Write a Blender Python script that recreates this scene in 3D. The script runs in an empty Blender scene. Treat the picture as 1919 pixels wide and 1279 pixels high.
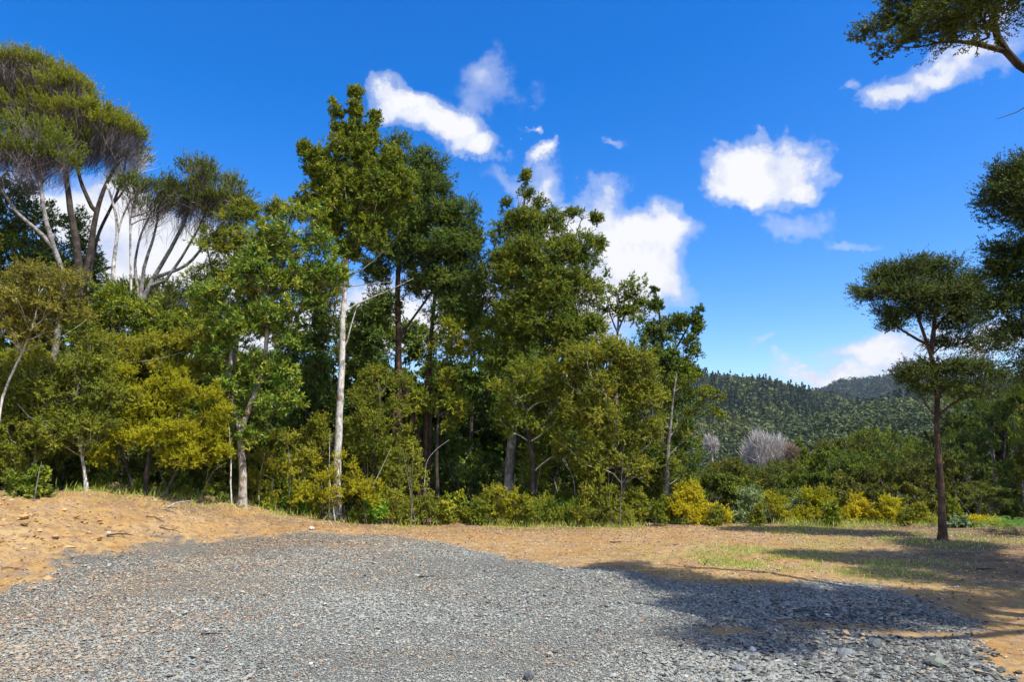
import bpy, math, numpy as np
from math import radians
PI = math.pi
C = bpy.context.scene.collection

# ------------------------------------------------------------------ camera model
F = 1279.3
PITCH = radians(9.1)
CAMZ = 1.6
sP, cP = math.sin(PITCH), math.cos(PITCH)

def ray(px, py):
    cx = (px - 959.5) / F
    cz = -(py - 639.5) / F
    return np.array([cx, cP - sP * cz, sP + cP * cz])

def P(px, py, Y):
    d = ray(px, py)
    t = Y / d[1]
    return np.array([d[0] * t, Y, CAMZ + d[2] * t])

def mpp(px, py, Y):
    return abs(P(px + 1, py, Y)[0] - P(px, py, Y)[0])

def sstep(x, a, b):
    t = np.clip((x - a) / (b - a), 0, 1)
    return t * t * (3 - 2 * t)

# ------------------------------------------------------------------ value noise
_rn = np.random.default_rng(5)
_tab = _rn.random((64, 64))

def vnoise(x, y):
    x = np.asarray(x, float); y = np.asarray(y, float)
    xi = np.floor(x).astype(int); yi = np.floor(y).astype(int)
    fx = x - xi; fy = y - yi
    fx = fx * fx * (3 - 2 * fx); fy = fy * fy * (3 - 2 * fy)
    a = _tab[xi & 63, yi & 63]; b = _tab[(xi + 1) & 63, yi & 63]
    c = _tab[xi & 63, (yi + 1) & 63]; d = _tab[(xi + 1) & 63, (yi + 1) & 63]
    return (a * (1 - fx) + b * fx) * (1 - fy) + (c * (1 - fx) + d * fx) * fy - 0.5

def fbm(x, y, o=4):
    s = 0; a = 1.0
    for i in range(o):
        s = s + a * vnoise(x * 2 ** i + 17.3 * i, y * 2 ** i + 9.1 * i); a *= 0.5
    return s

# ------------------------------------------------------------------ terrain
def crest(tab, Yc):
    pxs = np.array([t[0] for t in tab], float)
    us, zs = [], []
    for px, py in tab:
        p = P(px, py, Yc); us.append(p[0] / Yc); zs.append(p[2])
    return np.array(us), np.array(zs)

A_u, A_z = crest([(-800, 760), (500, 740), (1000, 728), (1310, 716), (1380, 718), (1440, 725), (1490, 738), (1540, 750),
                  (1600, 763), (1700, 786), (1800, 812), (2200, 850)], 520.)
B_u, B_z = crest([(-800, 800), (1300, 800), (1480, 775), (1550, 746), (1575, 733), (1620, 730), (1660, 724), (1720, 720),
                  (1760, 722), (1820, 732), (1919, 728), (2400, 740)], 950.)
C_u, C_z = crest([(-800, 930), (1250, 900), (1400, 862), (1506, 812), (1594, 785), (1660, 772), (1740, 765), (1800, 758),
                  (1919, 750), (2400, 740)], 300.)

def H(x, y):
    x = np.asarray(x, float); y = np.asarray(y, float)
    # clearing and the clay bank on the left
    z = 0.74 * sstep(-x, 4.6, 8.2) * sstep(y, 7.6, 10.6)
    z = z + 0.34 * sstep(-x, 2.5, 6.0) * sstep(y, 10.5, 14.5) * (1 - 0.8 * sstep(-x, 5.5, 8.2))
    z = z + 0.6 * sstep(-x, 6, 16) * sstep(y, 14, 24)
    z = z + 0.05 * fbm(x * 0.35, y * 0.35, 3)
    # the edge falls away on the right, behind the yellow shrubs
    fall = sstep(x + 0.15 * y, 1.5, 9) * sstep(y, 15.2 - 0.0 * x, 20)
    z = z - fall * (0.8 + 0.2 * np.clip(y - 17, 0, 45))
    lf = sstep(y, 40, 90)
    z = z * (1 - lf) + lf * (-10.5 + 3.0 * fbm(x * 0.02, y * 0.02, 3))
    u = x / np.maximum(y, 1.0)
    for (us, zs, Yc, y0) in ((C_u, C_z, 300., 110.), (A_u, A_z, 520., 200.), (B_u, B_z, 950., 480.)):
        h = np.interp(u, us, zs)
        up = sstep(y, y0, Yc) ** 0.8 * (1 - 0.8 * sstep(y, Yc, Yc * 1.5))
        zz = -12 + (h + 12) * up + 6.0 * up * (1 - sstep(y, Yc * 0.9, Yc)) * fbm(x * 0.012, y * 0.012, 4)
        z = np.where(y > y0, np.maximum(z, zz), z)
    return z

def G(px, py):
    """ground point seen at a pixel"""
    d = ray(px, py)
    ts = np.linspace(3, 40, 3000)
    x = d[0] * ts; y = d[1] * ts; z = CAMZ + d[2] * ts
    k = np.argmax(z < H(x, y))
    return np.array([x[k], y[k], float(H(x[k], y[k]))])

# ------------------------------------------------------------------ node helpers
def new_mat(name):
    m = bpy.data.materials.new(name); m.use_nodes = True
    nt = m.node_tree; nt.nodes.clear()
    return m, nt

def nd(nt, typ, **kw):
    n = nt.nodes.new(typ)
    for k, v in kw.items():
        setattr(n, k, v)
    return n

def ramp(nt, fac, stops, interp='LINEAR'):
    r = nd(nt, 'ShaderNodeValToRGB')
    r.color_ramp.interpolation = interp
    el = r.color_ramp.elements
    while len(el) < len(stops): el.new(0.5)
    for e, (p, c) in zip(el, stops):
        e.position = p; e.color = (*c, 1) if len(c) == 3 else c
    nt.links.new(fac, r.inputs[0])
    return r.outputs[0]

def noise(nt, vec, scale, detail=3, rough=0.55, dist=0.0):
    n = nd(nt, 'ShaderNodeTexNoise'); n.inputs['Scale'].default_value = scale
    n.inputs['Detail'].default_value = detail; n.inputs['Roughness'].default_value = rough
    n.inputs['Distortion'].default_value = dist
    if vec is not None: nt.links.new(vec, n.inputs['Vector'])
    return n.outputs['Fac']

def mix(nt, fac, a, b, mode='MIX'):
    m = nd(nt, 'ShaderNodeMix', data_type='RGBA', blend_type=mode)
    for s, v in ((m.inputs[0], fac), (m.inputs[6], a), (m.inputs[7], b)):
        if hasattr(v, 'is_linked'): nt.links.new(v, s)
        elif isinstance(v, (int, float)): s.default_value = v
        else: s.default_value = (*v, 1)
    return m.outputs[2]

def mth(nt, op, a, b=0.0, clamp=False):
    m = nd(nt, 'ShaderNodeMath', operation=op, use_clamp=clamp)
    for s, v in ((m.inputs[0], a), (m.inputs[1], b)):
        if hasattr(v, 'is_linked'): nt.links.new(v, s)
        else: s.default_value = v
    return m.outputs[0]

def leaf_mat(name, stops, trans=0.26, rough=0.5, tint=(1.25, 1.15, 0.5), gain=2.05):
    m, nt = new_mat(name)
    stops = [(q, tuple(min(.6, v * gain) for v in c)) for q, c in stops]
    at = nd(nt, 'ShaderNodeAttribute', attribute_name='tone')
    col = ramp(nt, at.outputs['Fac'], stops)
    oi = nd(nt, 'ShaderNodeObjectInfo')
    vr = ramp(nt, oi.outputs['Random'], [(0, (.74, .80, .80)), (.5, (1, 1, 1)), (1, (1.22, 1.12, .9))])
    col = mix(nt, 1.0, col, vr, 'MULTIPLY')
    p = nd(nt, 'ShaderNodeBsdfPrincipled'); p.inputs['Roughness'].default_value = rough
    p.inputs['Specular IOR Level'].default_value = 0.20
    nt.links.new(col, p.inputs['Base Color'])
    t = nd(nt, 'ShaderNodeBsdfTranslucent')
    nt.links.new(mix(nt, 1.0, col, tint, 'MULTIPLY'), t.inputs['Color'])
    ms = nd(nt, 'ShaderNodeMixShader'); ms.inputs[0].default_value = trans
    nt.links.new(p.outputs[0], ms.inputs[1]); nt.links.new(t.outputs[0], ms.inputs[2])
    o = nd(nt, 'ShaderNodeOutputMaterial'); nt.links.new(ms.outputs[0], o.inputs['Surface'])
    return m

def bark_mat(name, dark, light, patch=6.0, thr=0.5, extra=None):
    m, nt = new_mat(name)
    tc = nd(nt, 'ShaderNodeTexCoord')
    mp = nd(nt, 'ShaderNodeMapping'); mp.inputs['Scale'].default_value = (1, 1, 0.28)
    nt.links.new(tc.outputs['Object'], mp.inputs['Vector'])
    n1 = noise(nt, mp.outputs[0], patch * 5, 5, 0.65, 0.4)
    n2 = noise(nt, tc.outputs['Object'], patch, 4, 0.6)
    col = ramp(nt, n2, [(thr - 0.07, dark), (thr + 0.07, light)])
    col = mix(nt, ramp(nt, n1, [(0.35, (0, 0, 0)), (0.6, (1, 1, 1))]), mix(nt, 0.55, col, (0.02, 0.016, 0.012)), col)
    if extra:
        n3 = noise(nt, tc.outputs['Object'], patch * 0.6, 3)
        col = mix(nt, ramp(nt, n3, [(0.56, (0, 0, 0)), (0.64, (1, 1, 1))]), col, extra)
    p = nd(nt, 'ShaderNodeBsdfPrincipled'); p.inputs['Roughness'].default_value = 0.85
    p.inputs['Specular IOR Level'].default_value = 0.2
    nt.links.new(col, p.inputs['Base Color'])
    b = nd(nt, 'ShaderNodeBump'); b.inputs['Strength'].default_value = 0.8; b.inputs['Distance'].default_value = 0.02
    nt.links.new(n1, b.inputs['Height']); nt.links.new(b.outputs[0], p.inputs['Normal'])
    o = nd(nt, 'ShaderNodeOutputMaterial'); nt.links.new(p.outputs[0], o.inputs['Surface'])
    return m

def flat_mat(name, stops, rough=0.85, spec=0.2):
    m, nt = new_mat(name)
    at = nd(nt, 'ShaderNodeAttribute', attribute_name='tone')
    p = nd(nt, 'ShaderNodeBsdfPrincipled'); p.inputs['Roughness'].default_value = rough
    p.inputs['Specular IOR Level'].default_value = spec
    nt.links.new(ramp(nt, at.outputs['Fac'], stops), p.inputs['Base Color'])
    o = nd(nt, 'ShaderNodeOutputMaterial'); nt.links.new(p.outputs[0], o.inputs['Surface'])
    return m

LM = {
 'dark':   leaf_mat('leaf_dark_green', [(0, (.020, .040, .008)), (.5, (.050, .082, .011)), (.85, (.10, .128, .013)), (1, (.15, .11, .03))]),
 'green':  leaf_mat('leaf_mid_green', [(0, (.030, .060, .008)), (.5, (.090, .115, .009)), (.85, (.17, .175, .010)), (1, (.21, .14, .03))]),
 'bright': leaf_mat('leaf_bright_green', [(0, (.045, .10, .010)), (.5, (.09, .175, .018)), (1, (.18, .25, .025))]),
 'olive':  leaf_mat('leaf_olive', [(0, (.055, .065, .008)), (.5, (.12, .135, .012)), (.85, (.20, .19, .014)), (1, (.24, .13, .025))]),
 'yellow': leaf_mat('leaf_yellow', [(0, (.11, .105, .006)), (.5, (.245, .215, .008)), (1, (.38, .30, .010))], trans=.4),
 'kanuka': leaf_mat('leaf_kanuka', [(0, (.028, .034, .008)), (.45, (.060, .080, .012)), (.85, (.115, .138, .013)), (1, (.14, .09, .03))], trans=.3),
 'ktip':   leaf_mat('leaf_kanuka_gold', [(0, (.06, .065, .008)), (.5, (.105, .125, .010)), (1, (.19, .195, .012))], trans=.35),
 'brown':  leaf_mat('leaf_brown_green', [(0, (.055, .050, .014)), (.5, (.115, .11, .015)), (1, (.18, .155, .02))]),
 'lance':  leaf_mat('leaf_lance', [(0, (.035, .075, .008)), (.5, (.085, .130, .013)), (.82, (.20, .21, .025)), (1, (.32, .20, .03))], rough=.38),
 'pine':   leaf_mat('leaf_pine', [(0, (.014, .030, .015)), (.6, (.026, .048, .020)), (1, (.045, .070, .024))], trans=.1, gain=1.3),
 'bush':   leaf_mat('leaf_hill_bush', [(0, (.026, .042, .012)), (.5, (.050, .072, .014)), (1, (.098, .108, .018))], trans=.1, gain=1.25),
 'grey':   leaf_mat('leaf_grey_green', [(0, (.07, .10, .05)), (.6, (.13, .17, .08)), (1, (.22, .26, .13))], rough=.4),
 'valley': leaf_mat('leaf_valley_dark', [(0, (.020, .025, .006)), (.5, (.058, .066, .009)), (1, (.15, .14, .012))]),
 'valleyg': leaf_mat('leaf_valley_green', [(0, (.020, .034, .006)), (.5, (.060, .088, .010)), (1, (.15, .17, .014))]),
 'kdark': leaf_mat('leaf_kanuka_dark', [(0, (.016, .024, .008)), (.5, (.040, .056, .010)), (1, (.095, .115, .013))], trans=.2),
 'fern':   leaf_mat('leaf_fern', [(0, (.025, .06, .008)), (1, (.07, .13, .012))]),
}
BM = {
 'pale':  bark_mat('bark_pale', (.30, .28, .25), (.72, .68, .61), 5, .44, (.24, .15, .10)),
 'lichen': bark_mat('bark_lichen', (.16, .11, .08), (.52, .46, .38), 7, .46, (.15, .12, .03)),
 'brown': bark_mat('bark_brown', (.045, .036, .030), (.10, .080, .066), 7),
 'red':   bark_mat('bark_reddish', (.07, .042, .028), (.15, .09, .06), 6),
 'grey':  bark_mat('bark_grey', (.17, .15, .135), (.36, .33, .30), 7),
 'twig':  bark_mat('twig_grey', (.13, .105, .095), (.26, .22, .20), 9),
 'mauve': bark_mat('twig_mauve', (.17, .13, .125), (.32, .26, .25), 9),
 'bone':  bark_mat('wood_bleached', (.40, .37, .33), (.62, .58, .52), 9),
 'rust':  bark_mat('twig_rust', (.34, .23, .15), (.52, .37, .25), 9),
 'ash':   bark_mat('twig_ash', (.60, .54, .48), (.80, .74, .67), 9),
}

# ------------------------------------------------------------------ mesh helpers
def link(o, parent=None):
    C.objects.link(o)
    if parent is not None: o.parent = parent
    return o

def mesh_obj(name, V, polys, mat, parent=None, tone=None, smooth=False, per_face=True):
    """polys: list of (n_faces x k) int arrays"""
    me = bpy.data.meshes.new(name)
    V = np.asarray(V, np.float32)
    loops = np.concatenate([p.ravel() for p in polys]).astype(np.int32)
    tot = np.concatenate([np.full(len(p), p.shape[1], np.int32) for p in polys])
    st = np.concatenate([[0], np.cumsum(tot)[:-1]]).astype(np.int32)
    me.vertices.add(len(V)); me.loops.add(len(loops)); me.polygons.add(len(tot))
    me.vertices.foreach_set('co', V.ravel())
    me.loops.foreach_set('vertex_index', loops)
    me.polygons.foreach_set('loop_start', st)
    me.polygons.foreach_set('loop_total', tot)
    if tone is not None:
        a = me.attributes.new('tone', 'FLOAT', 'FACE' if per_face else 'POINT')
        a.data.foreach_set('value', np.asarray(tone, np.float32))
    me.polygons.foreach_set('use_smooth', np.full(len(tot), smooth, bool))
    me.update(calc_edges=True)
    me.materials.append(mat)
    return link(bpy.data.objects.new(name, me), parent)

def norm(a):
    return a / np.maximum(np.linalg.norm(a, axis=-1, keepdims=True), 1e-9)

def leaf_quads(base, d, L, W, rng, upbias=0.8, fold=0.15, nrm=None):
    """base (n,3) start, d (n,3) unit axis, L, W (n,) -> V (4n,3), F (n,4)"""
    n = len(base)
    up = rng.normal(size=(n, 3)) * (1.0 - upbias * 0.5) + np.array([0.25, -0.25, 1.0]) * upbias
    if nrm is not None: up = nrm
    w = norm(np.cross(d, up)); nn = np.cross(w, d)
    L = L[:, None]; W = W[:, None]
    m = base + d * L * 0.45 + nn * L * fold * rng.uniform(-1, 1, (n, 1))
    V = np.stack([base, m - w * W * 0.5, base + d * L, m + w * W * 0.5], 1).reshape(-1, 3)
    Fc = np.arange(4 * n, dtype=np.int32).reshape(n, 4)
    return V, Fc

def sprays(Cn, D, rng, nt=7, tl=.22, spread=.8, lpt=9, ll=.06, lw=.022, ang=.9, t0=.15, upbias=.8, drop=0.0, size=None):
    n = len(Cn)
    s = np.ones(n) if size is None else size
    s = np.repeat(s, nt)
    tb = np.repeat(Cn, nt, 0) + rng.normal(size=(n * nt, 3)) * tl * 0.18
    td = norm(np.repeat(D, nt, 0) + rng.normal(size=(n * nt, 3)) * spread)
    tL = tl * s * rng.uniform(.5, 1.15, n * nt)
    m = n * nt
    t = rng.uniform(t0, 1, (m, lpt))
    b = tb[:, None] + td[:, None] * (t * tL[:, None])[..., None]
    b[..., 2] -= drop * (t * tL[:, None]) ** 2
    ld = norm(td[:, None] * 1.0 + rng.normal(size=(m, lpt, 3)) * ang)
    L = ll * rng.uniform(.6, 1.25, m * lpt); W = lw * rng.uniform(.7, 1.2, m * lpt)
    ctr = np.repeat(Cn - D * tl * .35, nt * lpt, 0)
    nr_ = norm(b.reshape(-1, 3) - ctr) * .9 + np.array([.15, -.15, .45]) + rng.normal(size=(m * lpt, 3)) * .38
    V, Fc = leaf_quads(b.reshape(-1, 3), ld.reshape(-1, 3), L, W, rng, upbias, nrm=nr_)
    ctone = np.repeat(rng.normal(0, .16, n), nt * lpt)
    tone = np.clip(.45 + ctone + rng.normal(0, .17, m * lpt) + .12 * (t.ravel() - .5), 0, .9)
    red = rng.random(m * lpt) < .012
    tone[red] = 1.0
    return V, Fc, tone

def tubes(pa, pb, ra, rb, da, db, sides):
    """edge tubes with rings oriented by da, db"""
    ref = np.array([.37, .53, .76])
    def rings(p, d, r):
        e1 = norm(np.cross(d, ref)); e2 = np.cross(d, e1)
        a = np.arange(sides) * 2 * PI / sides
        return p[:, None] + (e1[:, None] * np.cos(a)[None, :, None] + e2[:, None] * np.sin(a)[None, :, None]) * r[:, None, None]
    A = rings(pa, da, ra); B = rings(pb, db, rb)
    n = len(pa)
    V = np.concatenate([A, B], 1).reshape(-1, 3)
    i = np.arange(sides); j = (i + 1) % sides
    q = np.stack([i, j, j + sides, i + sides], 1)
    Fc = (np.arange(n)[:, None, None] * 2 * sides + q[None]).reshape(-1, 4)
    return V, Fc

def resample(poly, seg, rng, wob=0.03):
    poly = np.asarray(poly, float)
    d = np.r_[0, np.cumsum(np.linalg.norm(np.diff(poly, axis=0), axis=1))]
    n = max(3, int(d[-1] / seg) + 1)
    t = np.linspace(0, d[-1], n)
    # Catmull-like smoothing through interpolation then averaging
    q = np.stack([np.interp(t, d, poly[:, k]) for k in range(3)], 1)
    for _ in range(2):
        q[1:-1] = (q[:-2] + 2 * q[1:-1] + q[2:]) / 4
    w = np.cumsum(rng.normal(size=(n, 3)), 0); w -= np.linspace(0, 1, n)[:, None] * w[-1]
    q[:, :2] += w[:, :2] * wob
    return q, t / d[-1]

def skeleton(trunks, tips, rng, bf=.35, seg=.22, rtip=.006, rise=.8, rmax=.6, jit=.03, wob=.02, tipbias=None):
    """trunks: list of (polyline, r0, r1). returns node arrays"""
    N = 6000 + len(tips) * 34
    pos = np.zeros((N, 3)); par = np.full(N, -1); path = np.zeros(N); rad = np.zeros(N); istr = np.zeros(N, bool)
    n = 0
    for k, (pl, r0, r1) in enumerate(trunks):
        q, t = resample(pl, seg, rng, wob)
        start = -1
        if k > 0 and n:
            d = np.linalg.norm(pos[:n] - q[0], axis=1)
            if d.min() < .6: start = int(d.argmin())
        for i in range(len(q)):
            if i == 0 and start >= 0:
                prev = start; continue
            pos[n] = q[i]; par[n] = -1 if i == 0 else prev
            path[n] = 0 if i == 0 else path[prev] + np.linalg.norm(q[i] - pos[prev])
            rad[n] = r0 + (r1 - r0) * t[i]
            if i == 0 or start < 0: pass
            istr[n] = True; prev = n; n += 1
    # no branches grow from the lowest part of the trunk
    nt = n
    zlo = pos[:n, 2].min(); zhi = pos[:n, 2].max()
    path_pen = np.zeros(N)
    if len(tips):
        tz = tips[:, 2].min()
        path_pen[:n] = np.where(pos[:n, 2] < min(tz, zlo + .75 * (zhi - zlo)) - 1.0, 4.0, 0)
        d0 = np.sqrt(((tips[:, None] - pos[None, :n:3]) ** 2).sum(-1)).min(1)
        tipnode = np.zeros(len(tips), int)
        for i in np.argsort(d0):
            tp = tips[i]
            dv = tp - pos[:n]
            d = np.sqrt((dv ** 2).sum(1))
            hd = np.sqrt(dv[:, 0] ** 2 + dv[:, 1] ** 2)
            cost = d + bf * path[:n] + rise * np.maximum(0, .45 * hd - dv[:, 2]) + path_pen[:n]
            j = int(cost.argmin())
            L = d[j]
            k = max(1, int(L / seg))
            pj = par[j]
            dj = norm(pos[j] - pos[pj]) if pj >= 0 else np.array([0, 0, 1.])
            ctrl = pos[j] + (tp - pos[j]) * .45 + dj * .18 * L
            prev = j
            off = rng.normal(size=3) * jit * L
            for s in range(1, k + 1):
                t = s / k
                p = (1 - t) ** 2 * pos[j] + 2 * t * (1 - t) * ctrl + t * t * tp + off * math.sin(PI * t) + rng.normal(size=3) * jit * .35 * seg * (t < 1)
                pos[n] = p; par[n] = prev; path[n] = path[prev] + np.linalg.norm(p - pos[prev]); prev = n; n += 1
            tipnode[i] = prev
    else:
        tipnode = np.zeros(0, int)
    pos, par, path, rad, istr = pos[:n], par[:n], path[:n], rad[:n], istr[:n]
    # pipe model
    acc = np.zeros(n); haschild = np.zeros(n, bool)
    ex = 2.3
    r = np.zeros(n)
    for i in range(n - 1, -1, -1):
        ri = rtip if not haschild[i] else acc[i] ** (1 / ex)
        r[i] = ri
        if par[i] >= 0:
            acc[par[i]] += ri ** ex; haschild[par[i]] = True
    for i in range(n):
        if istr[i]: r[i] = rad[i]
        elif par[i] >= 0: r[i] = min(r[i], r[par[i]] * (.7 if istr[par[i]] else 1.0))
    return pos, par, r, istr, tipnode

def skel_mesh(pos, par, r, sel, base, lod=0):
    n = len(pos)
    d = np.zeros((n, 3)); ok = par >= 0
    d[ok] = norm(pos[ok] - pos[par[ok]])
    first = np.where(~ok)[0]
    main = np.full(n, -1); best = np.zeros(n)
    for i in range(n):
        p = par[i]
        if p >= 0 and r[i] > best[p]: best[p] = r[i]; main[p] = i
    for i in first:
        d[i] = d[main[i]] if main[i] >= 0 else np.array([0, 0, 1.])
    idx = np.where(ok & sel)[0]
    if not len(idx): return np.zeros((0, 3)), [np.zeros((0, 4), int)]
    pi = par[idx]
    ismain = main[pi] == idx
    da = np.where(ismain[:, None], d[pi], d[idx])
    # node direction = average of its in-edge and main child edge
    dn = d.copy()
    has = main >= 0
    dn[has] = norm(d[has] + d[main[has]])
    da = np.where(ismain[:, None], dn[pi], d[idx]); db = dn[idx]
    ra = np.where(ismain, r[pi], np.minimum(r[pi], r[idx] * 1.25)); rb = r[idx]
    Vs, Fs, o = [], [], 0
    for lo, hi, sides in ((0, .012, 3), (.012, .035, 5), (.035, 9, 10)):
        if lod: sides = max(3, sides // 2)
        m = (rb >= lo) & (rb < hi)
        if not m.any(): continue
        V, Fc = tubes(pos[pi[m]], pos[idx[m]], ra[m], rb[m], da[m], db[m], sides)
        Vs.append(V - base); Fs.append(Fc + o); o += len(V)
    return np.concatenate(Vs), [np.concatenate(Fs)]

def lobe_tips(lobes, dmin, rng, gap=.12, shell=.3, cap=False, sub=(.5, .27, .7), subk=1.0, full=1.0):
    """foliage masses (lobes) made of small separate clumps; returns tips and the centre of each tip's clump"""
    sp, sr, sz = sub[0] * subk * .85 / full, sub[1] * subk, sub[2]
    cen, cs = [], []
    for c, rr in lobes:
        rr = np.asarray(rr, float)
        vol = 4.19 * rr[0] * rr[1] * rr[2]
        q_ = float(np.clip(min(rr[0], rr[2] * .9 / sz) / (1.4 * sr), .38, 1))
        zc = max(sz, .5)
        n = max(2, int(vol / ((sp * q_) ** 3 * zc) * 2.2))
        u = norm(rng.normal(size=(n, 3))) * (rng.random((n, 1)) ** shell)
        if cap and n > 8: u = u[(u[:, 2] > -.25) | (rng.random(n) < .15)]
        k_ = float(np.clip(min(rr[0], rr[2] * .9 / sz) / (1.4 * sr), .38, 1))
        cen.append(c + u * np.maximum(rr - k_ * sr * np.array([.9, .9, .9 * sz]), rr * .35) * rng.uniform(.8, 1.2, (len(u), 1)))
        cs.append(np.full(len(u), k_))
    cen = np.concatenate(cen); cs = np.concatenate(cs)
    pm = rng.permutation(len(cen)); cen, cs = cen[pm], cs[pm]
    key = np.floor(cen / (np.array([1, 1, max(sz, .5)]) * sp * cs[:, None]) + rng.random(3)).astype(int)
    _, ix = np.unique(key, axis=0, return_index=True)
    cen, cs = cen[ix], cs[ix]
    kp = rng.random(len(cen)) > gap
    if kp.sum() > 2: cen, cs = cen[kp], cs[kp]
    tips, own, scl = [], [], []
    for c, k_ in zip(cen, cs):
        r = sr * k_ * rng.uniform(.65, 1.35)
        n = max(3, int(4.19 * r ** 3 * sz / (dmin * k_ ** .45) ** 3 * .9))
        n = min(n, 26)
        u = norm(rng.normal(size=(n, 3))) * (rng.random((n, 1)) ** .4)
        if cap: u[:, 2] = np.abs(u[:, 2]) * 1.1 - .1
        tips.append(c + u * r * np.array([1, 1, sz])); own.append(np.repeat(c[None], n, 0)); scl.append(np.full(n, k_))
    return np.concatenate(tips), np.concatenate(own), np.concatenate(scl)

# foliage styles: dmin = spacing of the tips
ST = {
 'tuft':   dict(sub=(.50, .26, .85), dmin=.25, leaf=dict(nt=10, tl=.21, spread=.8, lpt=18, ll=.058, lw=.027, ang=.8), up=.75, rtip=.005),
 'fine':   dict(sub=(.56, .29, .62), dmin=.25, leaf=dict(nt=11, tl=.22, spread=.9, lpt=19, ll=.047, lw=.021, ang=.8), up=.5, rtip=.004),
 'lance':  dict(sub=(.46, .25, .9), dmin=.22, leaf=dict(nt=5, tl=.19, spread=.8, lpt=10, ll=.11, lw=.033, ang=.9, t0=.6), up=.9, rtip=.005),
 'broad':  dict(sub=(.55, .30, .7), dmin=.24, leaf=dict(nt=7, tl=.24, spread=.9, lpt=11, ll=.080, lw=.040, ang=.9), up=.4, rtip=.005),
 'kanuka': dict(so=.3, sub=(.66, .36, .26), dmin=.23, leaf=dict(nt=10, tl=.34, spread=.30, lpt=18, ll=.060, lw=.018, ang=.45, t0=.35), up=.5, rtip=.0065),
 'feather': dict(sub=(.38, .22, .7), dmin=.19, leaf=dict(nt=10, tl=.17, spread=.8, lpt=16, ll=.038, lw=.018, ang=.8), up=.8, rtip=.003),
 'layer':  dict(so=1.1, sub=(.50, .36, .13), dmin=.17, leaf=dict(nt=9, tl=.27, spread=.42, lpt=14, ll=.038, lw=.014, ang=.7), up=.25, rtip=.003),
 'bare':   dict(sub=(.55, .35, 1.), dmin=.25, leaf=None, up=1, rtip=.004),
}

def build_tree(name, label, category, group, base, trunks, lobes, style, leafmat, barkmat, twigmat='twig', seed=1,
               bf=.35, rise=.8, brush=0, bw=.0095, bl=1.0, shell=.3, gap=.12, dens=1.0, thick=1.0, lod=0, leafscale=1.0, centre=None, jit=.03, wob=.005, drop=0, seg=.22, cap=False, stems=False, subk=1.0, full=1.0):
    rng = np.random.default_rng(seed)
    st = ST[style]
    base = np.asarray(base, float)
    tips, own, scl = lobe_tips(lobes, st['dmin'] / dens ** (1 / 3) * subk ** .6, rng, gap, shell, cap, st['sub'], subk, full)
    pos, par, r, istr, tn = skeleton(trunks, tips, rng, bf=bf, rise=rise, rtip=st['rtip'] * thick, jit=jit, wob=wob, seg=seg)
    # trunk flare
    zr = pos[:, 2] - base[2]
    r = np.where(istr, r * (1 + .5 * np.exp(-np.maximum(zr, 0) / .14)), r)
    root = bpy.data.objects.new(name, None); root.empty_display_size = .3
    link(root); root.location = base
    root['label'] = label; root['category'] = category
    if group: root['group'] = group
    V, Fc = skel_mesh(pos, par, r, istr | stems, base, lod)
    mesh_obj('stems' if stems else 'trunk', V, Fc, BM[barkmat], root, smooth=True)
    V, Fc = skel_mesh(pos, par, r, ~istr, base, lod)
    Vb, Fb = [V], [Fc[0]]
    if stems: Vb, Fb = [], []
    cen = np.mean([l[0] for l in lobes], 0) if centre is None else np.asarray(centre, float)
    td = norm(pos[tn] - pos[np.maximum(par[tn], 0)])
    outw = norm(pos[tn] - cen)
    so_ = norm(tips - own + np.array([0, 0, .05]))
    D = norm(td * .35 + outw * .35 + so_ * st.get('so', .6) + np.array([0, 0, 1.]) * st['up'])
    if brush:
        k = brush; n = len(tn)
        bp = np.repeat(pos[tn] - td * .05, k, 0) + rng.normal(size=(n * k, 3)) * .03
        start = bp - np.repeat(D, k, 0) * bl * rng.uniform(.2, .95, (n * k, 1)) - rng.normal(size=(n * k, 3)) * .06
        bd = norm(np.repeat(D, k, 0) + rng.normal(size=(n * k, 3)) * .22)
        bV, bF = leaf_quads(start, bd, bl * rng.uniform(.4, .9, n * k), np.full(n * k, bw), rng, .2, .03)
        Vb.append(bV - base); Fb.append(bF + len(V) * (not stems))
    if Vb: mesh_obj('branches', np.concatenate(Vb), [np.concatenate(Fb)], BM[twigmat], root)
    if st['leaf'] and leafmat:
        kw = dict(st['leaf'])
        kw['ll'] *= leafscale; kw['lw'] *= leafscale
        V, Fc, tone = sprays(pos[tn], D, rng, drop=drop, size=rng.uniform(.7, 1.25, len(tn)) * scl ** .8, **kw)
        mesh_obj('crown', V - base, [Fc], LM[leafmat], root, tone=tone)
    return root

def pl(Y, pts):
    """pixel polyline at depth Y (or per-point depth) -> world polyline"""
    return [P(p[0], p[1], p[2] if len(p) > 2 else Y) for p in pts]

def lb(Y, ls):
    out = []
    for l in ls:
        px, py, rx, ry = l[:4]
        dy = l[4] if len(l) > 4 else 0
        m = mpp(px, py, Y + dy)
        out.append((P(px, py, Y + dy), np.array([rx * m, max(rx, ry * .6) * m * .95, ry * m])))
    return out

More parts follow.
